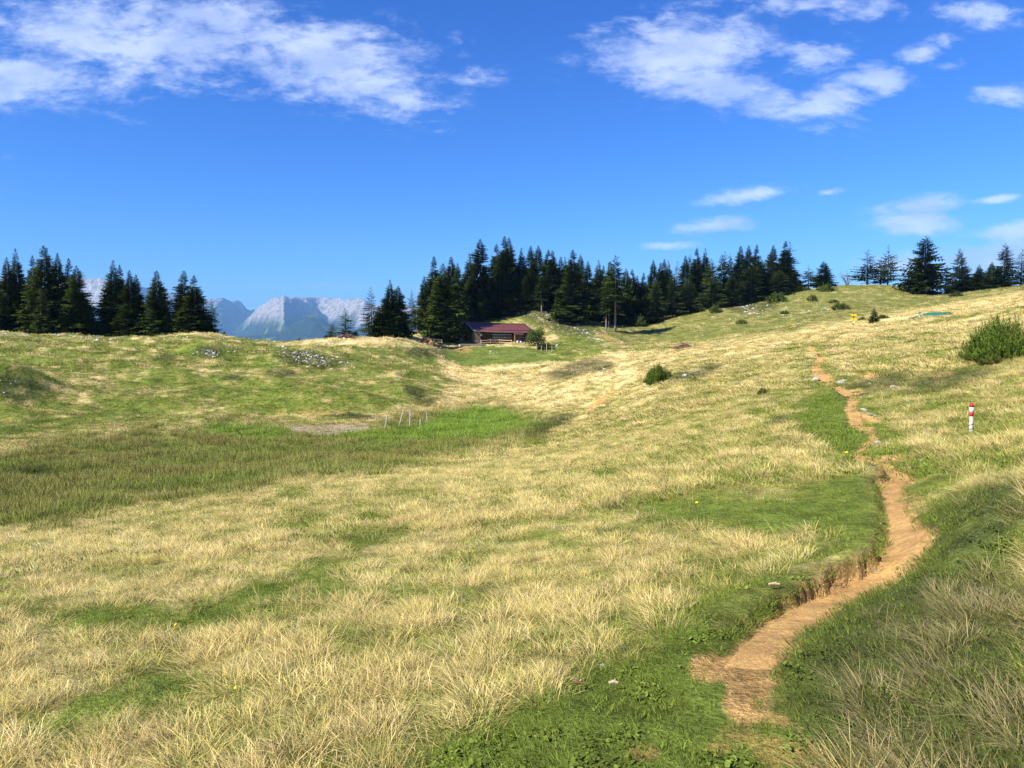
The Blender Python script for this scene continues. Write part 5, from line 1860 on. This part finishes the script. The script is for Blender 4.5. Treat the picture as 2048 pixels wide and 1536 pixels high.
def emit(name, label, parts):
    """parts: list of (meshes, x, y, z, W, keep mask, scale range, kind, zscale)"""
    ms_, P_, I_, Ro, Sc, Ti, Rt = [], [], [], [], [], [], []
    for (meshes, x, y, z, W, keep, s0, s1, kind, zs) in parts:
        k = np.where(keep)[0]
        n = k.size
        b0_ = len(ms_)
        ms_ += meshes
        I_.append(rng.integers(b0_, b0_ + len(meshes), n))
        P_.append(np.stack([x[k], y[k], z[k] - .01], 1))
        # blades keep leaning with the wind, so tufts turn only part of the way round
        rz = rng.uniform(-1.0, 1.0, n) if kind == 'tussock' else rng.uniform(0, 6.28, n)
        Ro.append(np.stack([rng.normal(0, .10, n), rng.normal(0, .10, n), rz], 1))
        s = rng.uniform(s0, s1, n)
        zz = zs[k] if hasattr(zs, '__len__') else np.full(n, zs)
        Sc.append(np.stack([s, s, s * zz * rng.uniform(.75, 1.25, n)], 1))
        sub = {q: w_[k] for q, w_ in W.items()}
        a, b = colours(sub, x[k], y[k], kind)
        Ti.append(a)
        Rt.append(b)
    c = lambda L__: np.concatenate(L__)
    print('GRASS', name, sum(len(p) for p in P_))
    return scatter(name, label, ms_, c(P_), c(I_), c(Ro), c(Sc), c(Ti), c(Rt))


def clump(x, y, sc=.55, seed=200):
    """tussocks crowd together: 0..1"""
    return sstep(-.25, .30, fbm(x / sc, y / sc, seed, 3))


near, far_, marsh = [], [], []
tall = lambda W: W['free'] * (1 - .45 * W['heath']) * (1 - .85 * W['verge']) * (1 - .78 * W['green'])
# 1.3 - 11 m : single tussocks and short turf
x, y, z, W = ring_points(14000, 1.3, 11.5, 56, 1.35)
cl = clump(x, y, .30)
keep = rng.random(x.size) < tall(W) * np.clip(W['dry'] * 1.25 - .12, 0, 1) * (.05 + .95 * cl ** 1.2)
near.append((TUSS, x, y, z, W, keep, .6, 1.25, 'tussock', .55 + .6 * cl))
x, y, z, W = ring_points(42000, 1.2, 11.5, 56, 1.35)
keep = rng.random(x.size) < W['free'] * (1.0 - .15 * W['dry'])
near.append((TURFT, x, y, z, W, keep, .7, 1.35, 'turf', 1.0))
x, y, z, W = ring_points(7000, 1.2, 8, 56, 1.5)
keep = rng.random(x.size) < W['free'] * np.clip(1 - W['dry'] * 1.5, 0, 1) * sstep(-.1, .3, fbm(x / .5, y / .5, 210, 2))
near.append((HERB, x, y, z, W, keep, .35, .7, 'turf', 1.0))
x, y, z, W = ring_points(1800, 1.3, 11, 56, 1.2)
keep = rng.random(x.size) < tall(W) * (.15 + .6 * W['dry'])
near.append((STALK, x, y, z, W, keep, .7, 1.2, 'tussock', 1.0))
# 11 - 30 m
x, y, z, W = ring_points(26000, 10.5, 31, 48, 1.3)
cl = clump(x, y, .42)
keep = (rng.random(x.size) < tall(W) * np.clip(W['dry'] * 1.2 - .1, 0, 1) * (.1 + .9 * cl)) & (rng.random(x.size) > W['marsh'] * .93)
near.append((TUSS, x, y, z, W, keep, .9, 1.6, 'tussock', .5 + .65 * cl))
x, y, z, W = ring_points(26000, 10.5, 31, 48, 1.2)
keep = (rng.random(x.size) < W['free'] * (1.05 - .3 * W['dry'])) & (rng.random(x.size) > W['marsh'] * .93)
near.append((MIDTURF, x, y, z, W, keep, .6, 1.1, 'turf', 1.0))
emit('meadow_grass', 'straw tussocks and short green turf of the near pasture', near)
# 30 - 85 m
x, y, z, W = ring_points(46000, 29, 88, 44, 1.2)
cl = clump(x, y, 1.0)
keep = (rng.random(x.size) < tall(W) * np.clip(W['dry'] * 1.15 + .05, 0, 1) * (.15 + .85 * cl)) & (rng.random(x.size) > W['marsh'] * .93)
far_.append((MIDT, x, y, z, W, keep, .8, 1.5, 'tussock', .6 + .35 * cl))
x, y, z, W = ring_points(18000, 29, 88, 44, 1.2)
keep = (rng.random(x.size) < W['free'] * (1.05 - .6 * W['dry'])) & (rng.random(x.size) > W['marsh'] * .93)
far_.append((MIDTURF, x, y, z, W, keep, 1.2, 2.2, 'turf', .9))
# 85 - 240 m
x, y, z, W = ring_points(75000, 84, 245, 40, 1.3)
keep = (rng.random(x.size) < W['free'] * (.15 + .85 * clump(x, y, 3.5)) * (1 - .8 * W['lawn']))
far_.append((FART, x, y, z, W, keep, .6, 1.3, 'tussock', 1.0))
# heathy hummocks: low dark cushions
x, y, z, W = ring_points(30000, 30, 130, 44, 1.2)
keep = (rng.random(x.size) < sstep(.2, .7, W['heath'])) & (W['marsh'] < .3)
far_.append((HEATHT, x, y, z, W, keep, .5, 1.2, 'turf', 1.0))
emit('hill_grass', 'tufted grass covering the hills and far slopes', far_)
# marsh
x, y, z, W = ring_points(110000, 17, 66, 46, 1.0)
cl = clump(x, y, 2.0, 220)
keep = (rng.random(x.size) < (1 - W['mud']) * (.35 + .5 * cl)) & (rng.random(x.size) < W['marsh'])
marsh.append((REED, x, y, z, W, keep, .5, 1.15, 'turf', .5 + .7 * cl))
emit('marsh_grass', 'rust brown and bright green sedges filling the marshy hollow', marsh)
